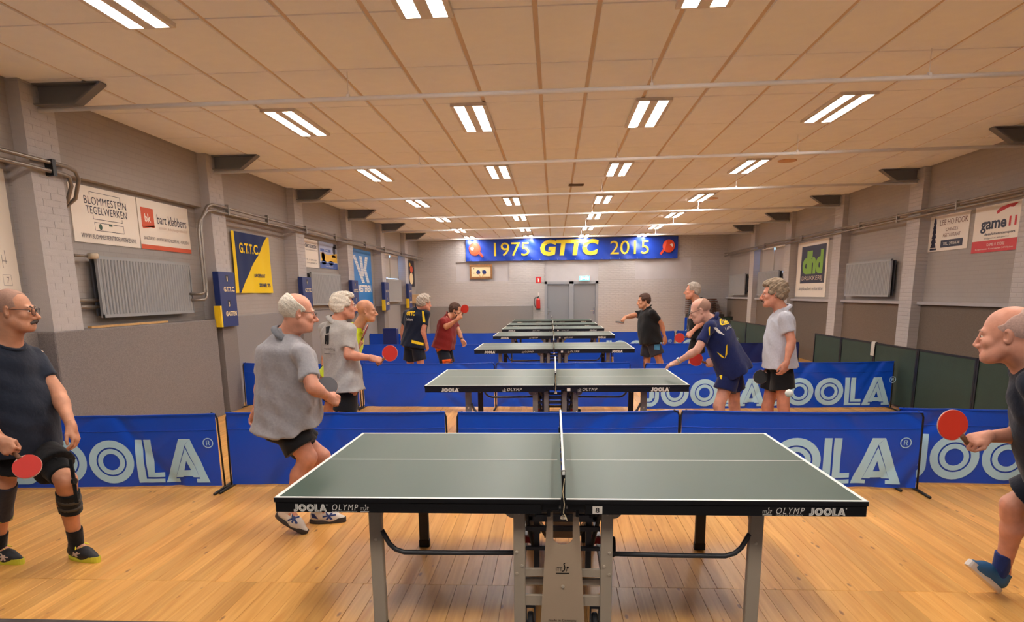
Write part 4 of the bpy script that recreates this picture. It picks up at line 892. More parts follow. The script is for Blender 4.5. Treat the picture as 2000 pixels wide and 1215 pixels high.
# ================================================================== people: implicit surfaces meshed with surface nets
def nrm(v): v = np.asarray(v, float); return v/max(np.linalg.norm(v), 1e-9)
def smin(a, b, k):
    h = np.clip(.5+.5*(b-a)/k, 0, 1); return b*(1-h)+a*h-k*h*(1-h)
def dot(P, v): return P[..., 0]*v[0]+P[..., 1]*v[1]+P[..., 2]*v[2]
class Sdf:
    def __init__(s): s.ops = []; s.post = None
    def put(s, fn, lo, hi, k=.012, op='u'): s.ops.append((fn, np.array(lo, float), np.array(hi, float), k, op)); return s
    def cone(s, p, q, r1, r2, k=.02, op='u', cut0=False, cut1=False):
        p, q = np.array(p, float), np.array(q, float); d = q-p; L2 = d@d; L = math.sqrt(L2); u = d/L; R = max(r1, r2)
        def fn(P):
            v = P-p; t = np.clip(dot(v, d)/L2, 0, 1); w = v-t[..., None]*d
            f = np.sqrt((w*w).sum(-1))-(r1+(r2-r1)*t)
            if cut0: f = np.maximum(f, -dot(v, u))
            if cut1: f = np.maximum(f, dot(v, u)-L)
            return f
        return s.put(fn, np.minimum(p, q)-R, np.maximum(p, q)+R, k, op)
    def ell(s, c, r, A=None, k=.012, op='u'):
        c, r = np.array(c, float), np.array(r, float); A = np.eye(3) if A is None else A      # rows of A = local axes
        def fn(P):
            v = P-c; x = [dot(v, A[i])/r[i] for i in range(3)]
            k0 = np.sqrt(x[0]**2+x[1]**2+x[2]**2); k1 = np.sqrt((x[0]/r[0])**2+(x[1]/r[1])**2+(x[2]/r[2])**2)
            return k0*(k0-1)/np.maximum(k1, 1e-6)
        R = r.max(); return s.put(fn, c-R, c+R, k, op)
    def loft(s, st, k=.02, p=2.3, cap=.035, cut=None):
        """st: (centre, right, front, half width, half depth front, half depth back), centres roughly on one axis"""
        cs = np.array([q[0] for q in st], float); ax = nrm(cs[-1]-cs[0]); ts = (cs-cs[0])@ax; o = np.argsort(ts); cs, ts = cs[o], ts[o]
        rad = np.array([q[3:6] for q in st])[o]; T = np.linspace(ts[0], ts[-1], 120)
        ker = np.exp(-np.linspace(-2, 2, 21)**2); ker /= ker.sum()
        sm = lambda y: np.convolve(np.pad(np.interp(T, ts, y), 10, mode='reflect', reflect_type='odd'), ker, 'valid')
        Ra = [sm(rad[:, i]) for i in range(3)]; Cc = [sm(cs[:, i]) for i in range(3)]
        rr = nrm(sum(np.array(q[1]) for q in st)); ff = nrm(sum(np.array(q[2]) for q in st)); ff = nrm(ff-ax*(ff@ax)); rr = nrm(rr-ax*(rr@ax)); c0 = cs[0]
        def fn(P):
            t = dot(P-c0, ax); tc = np.clip(t, T[0], T[-1]); ex = t-tc
            w = P-np.stack([np.interp(tc, T, c) for c in Cc], -1); x, y = dot(w, rr), dot(w, ff)
            a_ = np.interp(tc, T, Ra[0]); b_ = np.where(y > 0, np.interp(tc, T, Ra[1]), np.interp(tc, T, Ra[2]))
            e = ((np.abs(x)/a_)**p+(np.abs(y)/b_)**p+(np.abs(ex)/cap)**p)**(1/p); f = (e-1)*np.minimum(a_, b_)
            if cut is not None: f = np.maximum(f, dot(P-cut[0], cut[1]))
            return f
        R = rad.max()+.02; return s.put(fn, cs.min(0)-R, cs.max(0)+R, k)
    def mesh(s, h, lo=None, hi=None, clip=None):
        lo_ = np.min([o[1] for o in s.ops if o[4] == 'u'], 0)-3*h if lo is None else np.array(lo, float)
        hi_ = np.max([o[2] for o in s.ops if o[4] == 'u'], 0)+3*h if hi is None else np.array(hi, float)
        n = np.ceil((hi_-lo_)/h).astype(int)+1
        ax = [lo_[i]+h*np.arange(n[i]) for i in range(3)]
        D = np.full(n, .5, np.float32)
        for fn, a, b, k, op in s.ops:
            m_ = k+3*h
            i0 = np.maximum(0, np.floor((a-m_-lo_)/h).astype(int)); i1 = np.minimum(n, np.ceil((b+m_-lo_)/h).astype(int)+1)
            if (i1 <= i0).any(): continue
            sl = tuple(slice(x, y) for x, y in zip(i0, i1))
            P = np.stack(np.meshgrid(*[ax[i][i0[i]:i1[i]] for i in range(3)], indexing='ij'), -1)
            f = fn(P)
            if op == 'u': D[sl] = smin(D[sl], f, k)
            elif op == 'sub': D[sl] = -smin(-D[sl], f, k)
            elif op == 'disp': D[sl] = D[sl]+f
        if clip is not None:
            P = np.stack(np.meshgrid(*ax, indexing='ij'), -1)
            for c, u in clip: D = np.maximum(D, dot(P-np.array(c), np.array(u)))
        return surface_nets(D, lo_, h)
def surface_nets(D, lo, h):
    S = D < 0; nx, ny, nz = D.shape
    cnt = np.zeros((nx-1, ny-1, nz-1), np.int8)
    C = [(i, j, k) for i in (0, 1) for j in (0, 1) for k in (0, 1)]
    for i, j, k in C: cnt += S[i:nx-1+i, j:ny-1+j, k:nz-1+k]
    act = (cnt > 0) & (cnt < 8); idx = np.argwhere(act)
    vid = np.full(act.shape, -1, np.int32); vid[act] = np.arange(len(idx))
    acc = np.zeros((len(idx), 3)); num = np.zeros(len(idx))
    for a in C:
        for d in range(3):
            if a[d]: continue
            b = list(a); b[d] = 1
            va = D[idx[:, 0]+a[0], idx[:, 1]+a[1], idx[:, 2]+a[2]]; vb = D[idx[:, 0]+b[0], idx[:, 1]+b[1], idx[:, 2]+b[2]]
            cr = (va < 0) != (vb < 0); t = np.where(cr, va/np.where(cr, va-vb, 1), 0)
            pt = np.array(a, float)[None].repeat(len(idx), 0); pt[:, d] += t
            acc += pt*cr[:, None]; num += cr
    V = lo+h*(idx+acc/np.maximum(num, 1)[:, None])
    Fs = []
    for d in range(3):
        sh = [slice(None)]*3; sh2 = [slice(None)]*3; sh[d] = slice(0, -1); sh2[d] = slice(1, None)
        A, B = S[tuple(sh)], S[tuple(sh2)]; e = np.argwhere(A != B)
        u, v = (d+1) % 3, (d+2) % 3
        e = e[(e[:, u] > 0) & (e[:, v] > 0) & (e[:, u] < D.shape[u]-1) & (e[:, v] < D.shape[v]-1)]
        def g(du, dv):
            q = e.copy(); q[:, u] -= du; q[:, v] -= dv; return vid[q[:, 0], q[:, 1], q[:, 2]]
        quad = np.stack([g(1, 1), g(0, 1), g(0, 0), g(1, 0)], 1); inside = A[e[:, 0], e[:, 1], e[:, 2]]
        quad[~inside] = quad[~inside][:, ::-1]; Fs.append(quad)
    Fq = np.concatenate(Fs); Fq = Fq[(Fq >= 0).all(1)]
    return V, Fq
def np_mesh(name, V, Fq, mats, smooth=True):
    me = bpy.data.meshes.new(name); me.vertices.add(len(V)); me.vertices.foreach_set('co', np.asarray(V, np.float32).ravel())
    me.loops.add(Fq.size); me.loops.foreach_set('vertex_index', Fq.ravel().astype(np.int32))
    me.polygons.add(len(Fq)); me.polygons.foreach_set('loop_start', np.arange(0, Fq.size, 4, dtype=np.int32)); me.polygons.foreach_set('loop_total', np.full(len(Fq), 4, np.int32))
    for mm in (mats if isinstance(mats, (list, tuple)) else [mats]): me.materials.append(mm)
    me.update(calc_edges=True)
    if smooth: me.shade_smooth()
    return me
def join_vf(parts):
    vs, fs, o = [], [], 0
    for V, Fq in parts: vs.append(V); fs.append(Fq+o); o += len(V)
    return np.concatenate(vs), np.concatenate(fs)

def skin(name, c):
    if name in MATS: return MATS[name]
    mt = mat(name, c, .5, spec=.4, noise=(14, .14), bump=(70, .10)); b = mt.node_tree.nodes['Principled BSDF']
    b.inputs['Subsurface Weight'].default_value = .12; b.inputs['Subsurface Radius'].default_value = (.02, .008, .005); b.inputs['Subsurface Scale'].default_value = .4
    return mt
def cloth(name, c, rough=.85, bs=40, st=.25):
    return mat(name, c, rough, spec=.2, noise=(60, .07), bump=(bs, st), sheen=.15)
M_EYE = mat('eye_white', rgb(225, 216, 205), .25); M_IRIS = mat('eye_dark', rgb(40, 30, 26), .2); M_MOUTH = mat('mouth_red', rgb(128, 62, 52), .5)
M_SPEC = mat('spectacle_frame', rgb(26, 26, 32), .35, metal=.3); M_LENS = mat('spectacle_lens', (1, 1, 1), .02, trans=1., alpha=.25)

FINGERS = [(.034, .094, .070, .0085), (.012, .098, .079, .0088), (-.011, .095, .073, .0085), (-.032, .086, .057, .0075)]   # offset, base, length, radius
def add_hand(S, W, f, n, right, pose, sc=1.):
    """palm, four unequal jointed fingers and a thumb; n = back of the hand"""
    f = nrm(f); n = nrm(np.array(n, float)-f*(np.array(n)@f)); s = np.cross(f, n)*(-1 if right else 1)      # s: towards the thumb
    Pm = lambda a, b, c: W+(s*a+f*b+n*c)*sc
    S.ell(Pm(.002, .052, 0), np.array([.042, .056, .0165])*sc, np.array([s, f, n]), k=.012*sc)
    S.cone(Pm(.026, .03, -.006), Pm(.030, .088, 0), .016*sc, .013*sc, .012*sc); S.cone(Pm(-.022, .02, -.006), Pm(-.026, .082, 0), .016*sc, .012*sc, .012*sc)
    S.cone(Pm(0, -.03, 0), Pm(0, .03, 0), .024*sc, .026*sc, .015*sc)
    curl = {'relax': (.45, .6, .4), 'grip': (1.25, 1.45, .8), 'fist': (1.35, 1.5, .9), 'open': (.15, .2, .15), 'paddle': (.95, 1.25, .8)}[pose]
    for i, (o, b, L, r) in enumerate(FINGERS):
        c1, c2, c3 = curl
        if pose == 'paddle' and i == 0: c1, c2, c3 = .35, .30, .2
        j = .12*(i-1.5)*(1 if pose in ('relax', 'open') else .3)
        p = Pm(o, b-.004, 0); an = 0; dirs = (c1+.06*i, c2, c3)
        for ph, (fr, dc) in enumerate(zip((.46, .30, .24), dirs)):
            an += dc; d = f*math.cos(an)-n*math.sin(an)-s*j*.5*math.cos(an); q = p+nrm(d)*L*fr*sc
            S.cone(p, q, r*(1.04-.08*ph)*sc, r*(.98-.1*ph)*sc, .0045*sc); p = q
    # thumb leaves the side of the palm near its base
    t0 = Pm(.024, .022, -.008); t1 = Pm(.050, .056, -.016 if pose != 'open' else -.006)
    if pose in ('grip', 'fist', 'paddle'): t2 = Pm(.040, .088, -.034); t3 = Pm(.020, .104, -.040)
    else: t2 = Pm(.058, .088, -.024); t3 = Pm(.055, .112, -.030)
    S.cone(t0, t1, .017*sc, .0125*sc, .012*sc); S.cone(t1, t2, .0112*sc, .0100*sc, .004*sc); S.cone(t2, t3, .0100*sc, .0082*sc, .004*sc)

def head_frame(c, yaw, pitch, roll=0):
    f = np.array([math.cos(yaw)*math.cos(pitch), math.sin(yaw)*math.cos(pitch), math.sin(pitch)]); r = nrm(np.cross(f, [0, 0, 1.])); u = np.cross(r, f)
    r, u = r*math.cos(roll)+u*math.sin(roll), u*math.cos(roll)-r*math.sin(roll)
    return np.array(c), r, f, u
def add_head(S, fr, hs, face):
    c, r, f, u = fr; A = np.array([r, f, u]); H = lambda x, y, z: c+(r*x+f*y+u*z)*hs
    e = lambda p, rad, k=.02, op='u': S.ell(H(*p), np.array(rad)*hs, A, k*hs, op)
    wd = face.get('wide', 1.)
    e((0, -.018, .034), (.077*wd, .098, .086), .02)
    e((0, .030, -.030), (.062*wd, .062, .080), .03)
    S.cone(H(-.030*wd, .045, -.085), H(.030*wd, .045, -.085), .032*hs, .032*hs, .03*hs)         # jaw
    e((0, .072, -.098), (.026, .024, .021), .02)                                                # chin
    for s in (-1, 1):
        S.cone(H(s*.052*wd, .0, -.055), H(s*.034*wd, .060, -.088), .026*hs, .024*hs, .025*hs)    # jawline
        e((s*.042*wd, .062, -.026), (.024, .022, .020), .02)                                    # cheek
        e((s*.013, .097, -.042), (.0105, .013, .0095), .008)                                    # nostril wing
        e((s*.031, .098, .001), (.020, .014, .011), .010, 'sub')                                # eye socket
        e((s*.030, .084, -.010), (.018, .010, .006), .008)                                      # eye bag
        # ear: shell with a hollow
        Ae = np.array([nrm(r*s*.85-f*.5), nrm(f*.85+r*s*.5), u])
        S.ell(H(s*.079*wd, -.012, -.006), np.array([.010, .020, .033])*hs, Ae, .006*hs); S.ell(H(s*.089*wd, -.004, -.002), np.array([.009, .010, .019])*hs, Ae, .004*hs, 'sub')
    S.cone(H(-.034, .078, .019), H(.034, .078, .019), .0135*hs, .0135*hs, .014*hs)             # brow
    nz = face.get('nose', 1.)
    S.cone(H(0, .088, .008), H(0, .098+.018*nz, -.034), .0085*hs, .0125*hs*nz, .012*hs)         # nose
    e((0, .088, -.062), (.024, .012, .010), .012); e((0, .086, -.078), (.021, .011, .009), .010)  # lips
    if face.get('open'): e((0, .100, -.071), (.016, .016, .008), .006, 'sub')
    else: e((0, .101, -.0695), (.024, .007, .0022), .003, 'sub')
    if face.get('jowl'): S.cone(H(-.03, .015, -.104), H(.03, .015, -.104), .024*hs, .024*hs, .03*hs)
    return H, A
def hair_sdf(fr, hs, style, seed, wd=1.):
    c, r, f, u = fr; A = np.array([r, f, u]); H = lambda x, y, z: c+(r*x+f*y+u*z)*hs
    S = Sdf(); th = {'full': .012, 'thick': .020, 'fringe': .010, 'buzz': .0016, 'buzzring': .0014}[style]
    S.ell(H(0, -.020, .036), np.array([.077*wd+th, .098+th, .086+th])*hs, A, .01)
    if style in ('full', 'thick'): S.ell(H(0, -.055, -.010), np.array([.066*wd+th*.6, .055+th, .065])*hs, A, .02*hs); 
    if style == 'thick': S.ell(H(0, .050, .098), np.array([.062, .050, .030])*hs, A, .02*hs); S.ell(H(.02, .0, .11), np.array([.055, .06, .03])*hs, A, .02*hs)
    rs = np.random.RandomState(seed); Q = rs.normal(size=(7, 3)); ph = rs.uniform(0, 6, 7)
    amp = {'full': .0030, 'thick': .0055, 'fringe': .0025, 'buzz': .0006, 'buzzring': .0005}[style]
    def disp(P):
        v = P-c; o = 0
        for i in range(7): o = o+np.sin(dot(v, Q[i])*(70 if i < 4 else 150)/hs+ph[i])*(1 if i < 4 else .6)
        return o*amp*hs/2.2
    S.put(disp, c-.2, c+.2, 0, 'disp')
    def region(P):
        v = (P-c)/hs; x, y, z = np.abs(dot(v, r)), dot(v, f), dot(v, u)
        if style in ('full', 'thick', 'buzz'): cutv = np.maximum.reduce([np.minimum(y-.048, .078-z+.0*y) if style != 'buzz' else np.minimum(y-.030, .095-z), -.068-z+np.maximum(0, y+.03)*1.0, np.minimum(y+.012, .004-z)])
        else:
            cutv = np.maximum.reduce([z-.058+.85*(y+.005), y-.034, -.062-z+np.maximum(0, y+.03)*1.0, np.minimum(y+.012, .004-z)])
        nzv = sum(np.sin(dot(v, Q[i])*(55+20*i)+ph[i]) for i in range(4))*(.0032 if style != 'thick' else .004)
        return (cutv+nzv)*hs*.8
    def sub(P): return region(P)
    def fn(P): return -region(P)
    S.ops.append((fn, c-.25, c+.25, .004, 'sub'))
    return S
def tri_pts(pts): return [np.array(p, float) for p in pts]

def torso_stations(N, P, lf, front, fat, belly, infl, hem):
    """from below the pelvis up to the neck; lf = left, front vectors"""
    up = nrm(N-P); L = np.linalg.norm(N-P); r = -np.array(lf); fr = nrm(np.array(front)-up*(np.array(front)@up)); r = nrm(np.cross(fr, up))
    T = [(-hem, .194, .130, .148), (0, .190, .126, .146), (.22, .174, .120, .122), (.45, .176, .122, .112), (.68, .186, .122, .118), (.84, .172, .105, .112), (.93, .120, .082, .090), (1.02, .066, .060, .062)]
    out = []
    for t, a, b, e in T:
        g = max(0, 1-((t-.22)/.42)**2) if t > -.3 else 0
        k = fat if t < .9 else 1
        out.append((P+up*L*t+fr*(.0), r, fr, a*k+belly*.45*g+infl*(1 if t < .9 else .25), b*k+belly*g+infl*(1 if t < .9 else .25), e*k+belly*.15*g+infl*(1 if t < .9 else .25)))
    return out, up, fr, r
def fold_disp(seed, amp, c, ext, fine=1.):
    rs = np.random.RandomState(seed); W = []
    for i in range(8):
        d = rs.normal(size=3); d[2] *= .55; d = nrm(d); W.append((d, rs.uniform(20, 62)*fine, rs.uniform(0, 6), nrm(rs.normal(size=3)), rs.uniform(3, 8), rs.uniform(0, 6)))
    def fn(P):
        o = 0
        for d, fq, ph, d2, f2, p2 in W:
            s = np.sin(dot(P, d)*fq+ph+1.5*np.sin(dot(P, d2)*f2+p2)); env = .5+.5*np.sin(dot(P, d2)*f2*.8+p2+1); o = o+np.sign(s)*np.abs(s)**1.5*env
        return o*amp/3
    return fn
ALL = {}
def person(key, sp):
    tz = sp.get('tsize', .85)
    Y = sp['Y']; pt = lambda q: at(q[0], q[1], Y+(q[2] if len(q) > 2 else 0))
    hb, hc, hh, hd = sp['res']
    N, P = pt(sp['neck']), pt(sp['pelvis']); az = math.degrees(math.atan2(CAM[0]-P[0], P[1]-CAM[1])); ty = math.radians(sp['yaw']+az); front = np.array([math.cos(ty), math.sin(ty), 0]); left = np.array([-math.sin(ty), math.cos(ty), 0])
    py = math.radians(sp.get('pyaw', sp['yaw'])+az); pl = np.array([-math.sin(py), math.cos(py), 0]); pfr = np.array([math.cos(py), math.sin(py), 0])
    fat, belly = sp.get('fat', 1.), sp.get('belly', 0.)
    up = nrm(N-P); sw = sp.get('sw', .185)*min(1.1, fat)
    ftor = nrm(front-up*(front@up))
    sh = {'L': N+left*sw-up*.085, 'R': N-left*sw-up*.085}
    if 'shL' in sp: sh['L'] = pt(sp['shL'])
    if 'shR' in sp: sh['R'] = pt(sp['shR'])
    hip = {'L': P+pl*.092*fat-np.array([0, 0, .02]), 'R': P-pl*.092*fat-np.array([0, 0, .02])}
    base = np.array([P[0], P[1], 0.])
    root = empty('person', tuple(base)); tag(root, sp['label'], 'person')
    def part(name, V, Fq, mm, parent=root): return obj(name, np_mesh(name, V-base, Fq, mm), parent)
    sk = skin(*sp['skin']); rep = []
    # ------------------------------------------------ limbs
    B = Sdf(); st, up, fr_, rr_ = torso_stations(N, P, left, front, fat*.86, belly*.7, -.022, .05); B.loft(st, .02)
    hands = []; fore = {}
    for sd in 'LR':
        if sd not in sp['arms']: continue
        a = sp['arms'][sd]; E, W, T = pt(a['e']), pt(a['w']), pt(a['t']); S0 = sh[sd]
        m_ = sp.get('arm', 1.)
        B.cone(S0, E, .043*m_, .040*m_, .03); B.cone(S0+(E-S0)*.55, S0+(E-S0)*.85, .043*m_, .042*m_, .02)
        B.cone(E, E+(W-E)*.35, .041*m_, .041*m_, .02); B.cone(E+(W-E)*.25, W, .042*m_, .0265*m_, .02); B.cone(N-up*.05, S0, .036, .038, .04)
        f = nrm(T-W); n = np.array(a.get('n', (left if sd == 'L' else -left)), float)
        hands.append((sd, W, f, n, a.get('pose', 'relax'), E)); fore[sd] = (S0, E, W, f)
        rep.append((sd, 'arm %.2f %.2f hand %.2f' % (np.linalg.norm(E-S0), np.linalg.norm(W-E), np.linalg.norm(T-W))))
    legs = {}
    for sd in 'LR':
        g = sp['legs'][sd]; K = pt(g['k'])
        if 'floor' in g:
            (hu, hv), (tu, tv) = g['floor']; d1, d2 = ray(hu, hv), ray(tu, tv); hl = CAM-d1*CAM[2]/d1[2]; to = CAM-d2*CAM[2]/d2[2]; ff = nrm(to-hl); uu = np.array([0, 0, 1.]); hl = hl*1.0
            if g.get('len'): pass
        elif 'free' in g: hl, to = pt(g['free'][0]), pt(g['free'][1]); ff = nrm(to-hl); sd_ = nrm(np.cross(ff, [0, 0, 1.])); uu = np.cross(sd_, ff)
        else:
            an = math.radians(g.get('fyaw', sp.get('pyaw', sp['yaw']))+az); ff = np.array([math.cos(an), math.sin(an), 0]); uu = np.array([0, 0, 1.]); hl = np.array([K[0], K[1], 0])-ff*.09+np.array([*(g.get('off', (0, 0))), 0])
        A_ = hl+ff*.062+uu*.098
        H0 = hip[sd]; lm = sp.get('leg', 1.)
        B.cone(H0, K, .088*lm, .057*lm, .04); B.cone(K, K+(A_-K)*.12, .054*lm, .050*lm, .02)
        ax = nrm(A_-K); bk = -(pfr-ax*(pfr@ax)); cm_ = K+(A_-K)*.33+bk*.014
        B.cone(K, cm_, .047*lm, .054*lm, .03); B.cone(cm_, A_, .054*lm, .034*lm, .03); B.cone(A_, A_+ff*.10-uu*.05, .036, .030, .02); B.cone(A_, hl+ff*.03+uu*.05, .034, .032, .02)
        legs[sd] = (H0, K, A_, hl, ff, uu); rep.append((sd, 'leg %.2f %.2f' % (np.linalg.norm(K-H0), np.linalg.norm(A_-K))))
    hp = sp['head']; C = pt(hp['c']); hs = hp.get('s', 1.); hf = head_frame(C, math.radians(hp['yaw']+az), math.radians(hp.get('pitch', 0)), math.radians(hp.get('roll', 0)))
    c_, r_, f_, u_ = hf; nt = C-f_*.022*hs-u_*.055*hs; nr = sp.get('neckr', .060)
    B.cone(N-up*.04, nt, nr*1.12, nr, .03); 
    parts = [B.mesh(hb)]
    # ------------------------------------------------ head
    G = Sdf(); H, A = add_head(G, hf, hs, hp.get('face', {})); G.cone(N-up*.04, nt, nr*1.12, nr, .03); G.cone(nt-u_*.02, H(0, .025, -.080), .042*hs, .022*hs, .03)
    parts.append(G.mesh(hh, c_-.17*hs, c_+.17*hs, clip=[(C-u_*.148*hs, -u_)]))
    for sd, W, f, n, pose, E in hands:
        G2 = Sdf(); add_hand(G2, W, f, n, sd == 'R', pose, sp.get('hand', 1.)); m_ = sp.get('arm', 1.); G2.cone(E+(W-E)*.25, W, .042*m_, .0265*m_, .02)
        v, q = G2.mesh(hd, W+f*.06-.16, W+f*.06+.16, clip=[(W-nrm(W-E)*.02, -nrm(W-E))]); parts.append((v, q))
    V, Fq = join_vf(parts); body = part('body', V, Fq, sk)
    # ------------------------------------------------ face details
    for s in (-1, 1):
        q = MB(); pr = [(.0003, -.0122)]+[(.0122*math.cos(a), .0122*math.sin(a)) for a in [-math.pi/2+math.pi*i/8 for i in range(1, 8)]]+[(.0003, .0122)]
        ec = H(s*.031, .0775, .0005); q.lathe([(x*hs, y*hs) for x, y in pr], ec-base, f_, 12); q.mi = [1 if (i//12) >= 6 else 0 for i in range(len(q.mi))]; e_ = q.build('eye', [M_EYE, M_IRIS], root, smooth=True)
        Eb = Sdf(); Eb.cone(H(s*.013, .0915, .0225), H(s*.030, .0905, .0265), .0048*hs, .0050*hs, .004); Eb.cone(H(s*.030, .0905, .0265), H(s*.047, .080, .0215), .0050*hs, .003*hs, .004)
        v, q_ = Eb.mesh(.003*max(1, hh/.0045)); part('eyebrow', v, q_, sp.get('brow', sp['hair'][1] if sp.get('hair') else sk))
    Mo = Sdf(); Mo.ell(H(0, .0905, -.070), np.array([.022, .0075, .0045 if not hp.get('face', {}).get('open') else .010])*hs, A, .003); v, q_ = Mo.mesh(.003*max(1, hh/.0045)); part('lips', v, q_, M_MOUTH)
    if sp.get('hair'):
        v, q_ = hair_sdf(hf, hs, sp['hair'][0], sp['seed'], hp.get('face', {}).get('wide', 1.)).mesh(hh*1.05, c_-.17*hs, c_+.17*hs); part('hair', v, q_, sp['hair'][1])
    if sp.get('tache'):
        Mo = Sdf(); [Mo.cone(H(0, .103, -.053), H(s*.031, .090, -.068), .0108*hs*tz, .0075*hs*tz, .006) for s in (-1, 1)]; Mo.put(fold_disp(3, .0015, c_, 1, 6), c_-.2, c_+.2, 0, 'disp'); v, q_ = Mo.mesh(.003*max(1, hh/.0045)); part('moustache', v, q_, sp['tache'])
    if sp.get('beard'):
        Mo = Sdf(); Mo.cone(H(-.03, .048, -.088), H(.03, .048, -.088), .036*hs, .036*hs, .03*hs); Mo.ell(H(0, .076, -.1), np.array([.03, .026, .026])*hs, A, .02)
        for s in (-1, 1): Mo.cone(H(s*.056, .0, -.035), H(s*.036, .06, -.088), .024*hs, .027*hs, .02*hs)
        v, q_ = Mo.mesh(hh); part('beard', v, q_, sp['beard'])
    if sp.get('glasses'):
        g = empty('glasses'); g.parent = root; gl = sp['glasses']; L_ = lambda p: H(*p)-base
        g_ = MB(); rw, rh = (.027, .019) if gl != 'half' else (.027, .013)
        for s in (-1, 1):
            n_ = 20; pts = [L_((s*.033+rw*np.sign(math.cos(a))*abs(math.cos(a))**.6, .107-.10*abs(s*.033+rw*math.cos(a))**1.5, .0+rh*np.sign(math.sin(a))*abs(math.sin(a))**.6)) for a in [2*math.pi*i/n_ for i in range(n_)]]
            g_.tube(pts, .0016*hs, 6, closed=True)
            q = MB(); q.add(pts, [tuple(range(n_))]); q.build('lens', M_LENS, g)
            g_.tube([L_((s*.060, .098, .008)), L_((s*.076, .085, .010)), L_((s*.081, .03, .010)), L_((s*.082, -.005, .012)), L_((s*.081, -.022, -.002))], .0018*hs, 6)
        g_.tube([L_((-.007, .108, .004)), L_((0, .112, .007)), L_((.007, .108, .004))], .0018*hs, 6); g_.build('spectacle_frame', M_SPEC, g, smooth=True)
    # ------------------------------------------------ shirt
    hem = sp.get('hem', .14); st, up, fr_, rr_ = torso_stations(N, P, left, front, fat, belly, .014, hem)
    S = Sdf(); hn = np.array(sp.get('hemn', -up), float); hn = nrm(hn); hc_ = P-up*np.linalg.norm(N-P)*hem*.92
    st[0] = (st[0][0], st[0][1], st[0][2], st[0][3]+sp.get('flare', .012), st[0][4]+sp.get('flare', .012), st[0][5]+sp.get('flare', .012))
    S.loft(st, .025, cut=(hc_, hn))
    sl = sp.get('sleeve', .62)
    for sd in 'LR':
        S0 = sh[sd]; 
        if sd in fore:
            E = fore[sd][1]; S.cone(S0, S0+(E-S0)*sl, .058*sp.get('arm', 1.), .064*sp.get('arm', 1.), .03, cut1=True)
        S.cone(N-up*.045, S0, .048, .053, .05)
    S.put(fold_disp(sp['seed'], sp.get('fold', .010), c_, 1), N-1.2, N+.8, 0, 'disp')
    nk = sp.get('collar', 'tee')
    V, Fq = S.mesh(hc); shirt = part('shirt', V, Fq, sp['shirt']); ALL[key] = dict(root=root, base=base, V=V, F=Fq, shirt=shirt, N=N, P=P, hands=hands, legs=legs, H=H)
    # neckline: ring for a tee, folded collar for a polo
    nd = nrm(nt-N); nfr = nrm(fr_-nd*(fr_@nd)); nr_ = np.cross(nfr, nd)
    Cc = Sdf()
    if nk == 'tee':
        q = MB(); n_ = 28; q.tube([N-up*.002+nd*(.004-.012*math.cos(a))*1+(nfr*math.cos(a)*1.12+nr_*math.sin(a)*1.08)*(nr*1.16+.006)-base for a in [2*math.pi*i/n_ for i in range(n_)]], .011, 8, closed=True); q.build('collar', sp['shirt'], root, smooth=True)
    else:
        q = MB(); n_ = 32; rows_ = []
        for (rad, hz) in ((nr*1.06+.004, .012), (nr*1.06+.010, .016), (nr*1.26+.022, -.018), (nr*1.26+.018, -.022)):
            rows_.append([N+nd*(hz-.020*max(0, math.cos(a))**2-(.012 if hz < 0 else 0)*max(0, math.cos(a)))+(nfr*math.cos(a)*1.10+nr_*math.sin(a))*rad-base for a in [math.pi*(.06+1.88*i/(n_-1)) for i in range(n_)]])
        vs = [p for rw_ in rows_ for p in rw_]; q.add(vs, [(j*n_+i, j*n_+i+1, (j+1)*n_+i+1, (j+1)*n_+i) for j in range(3) for i in range(n_-1)]); o = q.build('collar', sp.get('collarm', sp['shirt']), root, smooth=True)
        so = o.modifiers.new('thickness', 'SOLIDIFY'); so.thickness = .003
    # ------------------------------------------------ shorts
    S = Sdf(); hf_ = sp.get('shemf', .66); sr = sp.get('sr', .118)
    w0 = P+up*.13; S.loft([(w0, rr_, fr_, .158*fat+belly*.3, .108*fat+belly*.5, .108*fat), (P, rr_, fr_, .166*fat, .108*fat, .118*fat), (P-np.array([0, 0, .07]), -pl, pfr, .155*fat, .10*fat, .112*fat)], .03)
    for sd in 'LR':
        H0, K = legs[sd][0], legs[sd][1]; q1 = H0+(K-H0)*hf_; S.cone(P+(H0-P)*.72+(K-H0)*.06, q1, .098*fat, sr, .022, cut1=True)
    S.put(fold_disp(sp['seed']+5, .006, c_, 1), P-.8, P+.5, 0, 'disp')
    V, Fq = S.mesh(hc); shorts = part('shorts', V, Fq, sp['shorts']); ALL[key]['SV'] = (V, Fq); ALL[key]['shorts'] = shorts
    # ------------------------------------------------ socks and shoes
    for sd in 'LR':
        H0, K, A_, hl, ff, uu = legs[sd]; sc = sp['shoes']
        if sc is None: continue
        if sp.get('sock'):
            S = Sdf(); tp = A_+(K-A_)*sp.get('sockh', .22); S.cone(tp, A_-uu*.03, .046*sp.get('leg', 1.), .042, .02, cut0=True); S.put(fold_disp(9, .002, c_, 1, 2), A_-.4, A_+.4, 0, 'disp'); v, q_ = S.mesh(.007); part('sock', v, q_, sp['sock'])
        sdv = np.cross(ff, uu); Af = np.array([ff, sdv, uu]); h_ = lambda a, b, z: hl+ff*a+sdv*b+uu*z
        shoe = empty('shoe'); shoe.parent = root
        S = Sdf(); S.cone(h_(.035, 0, .055), h_(.15, 0, .040), .040, .041, .03); S.cone(h_(.14, .010, .036), h_(.20, -.004, .028), .036, .030, .03); S.cone(h_(.20, 0, .028), h_(.235, 0, .026), .032, .024, .02)
        S.cone(h_(.050, 0, .06), h_(.058, 0, .108), .044, .046, .02, cut1=True); S.ell(h_(.13, 0, .06), (.07, .03, .03), Af, .03)
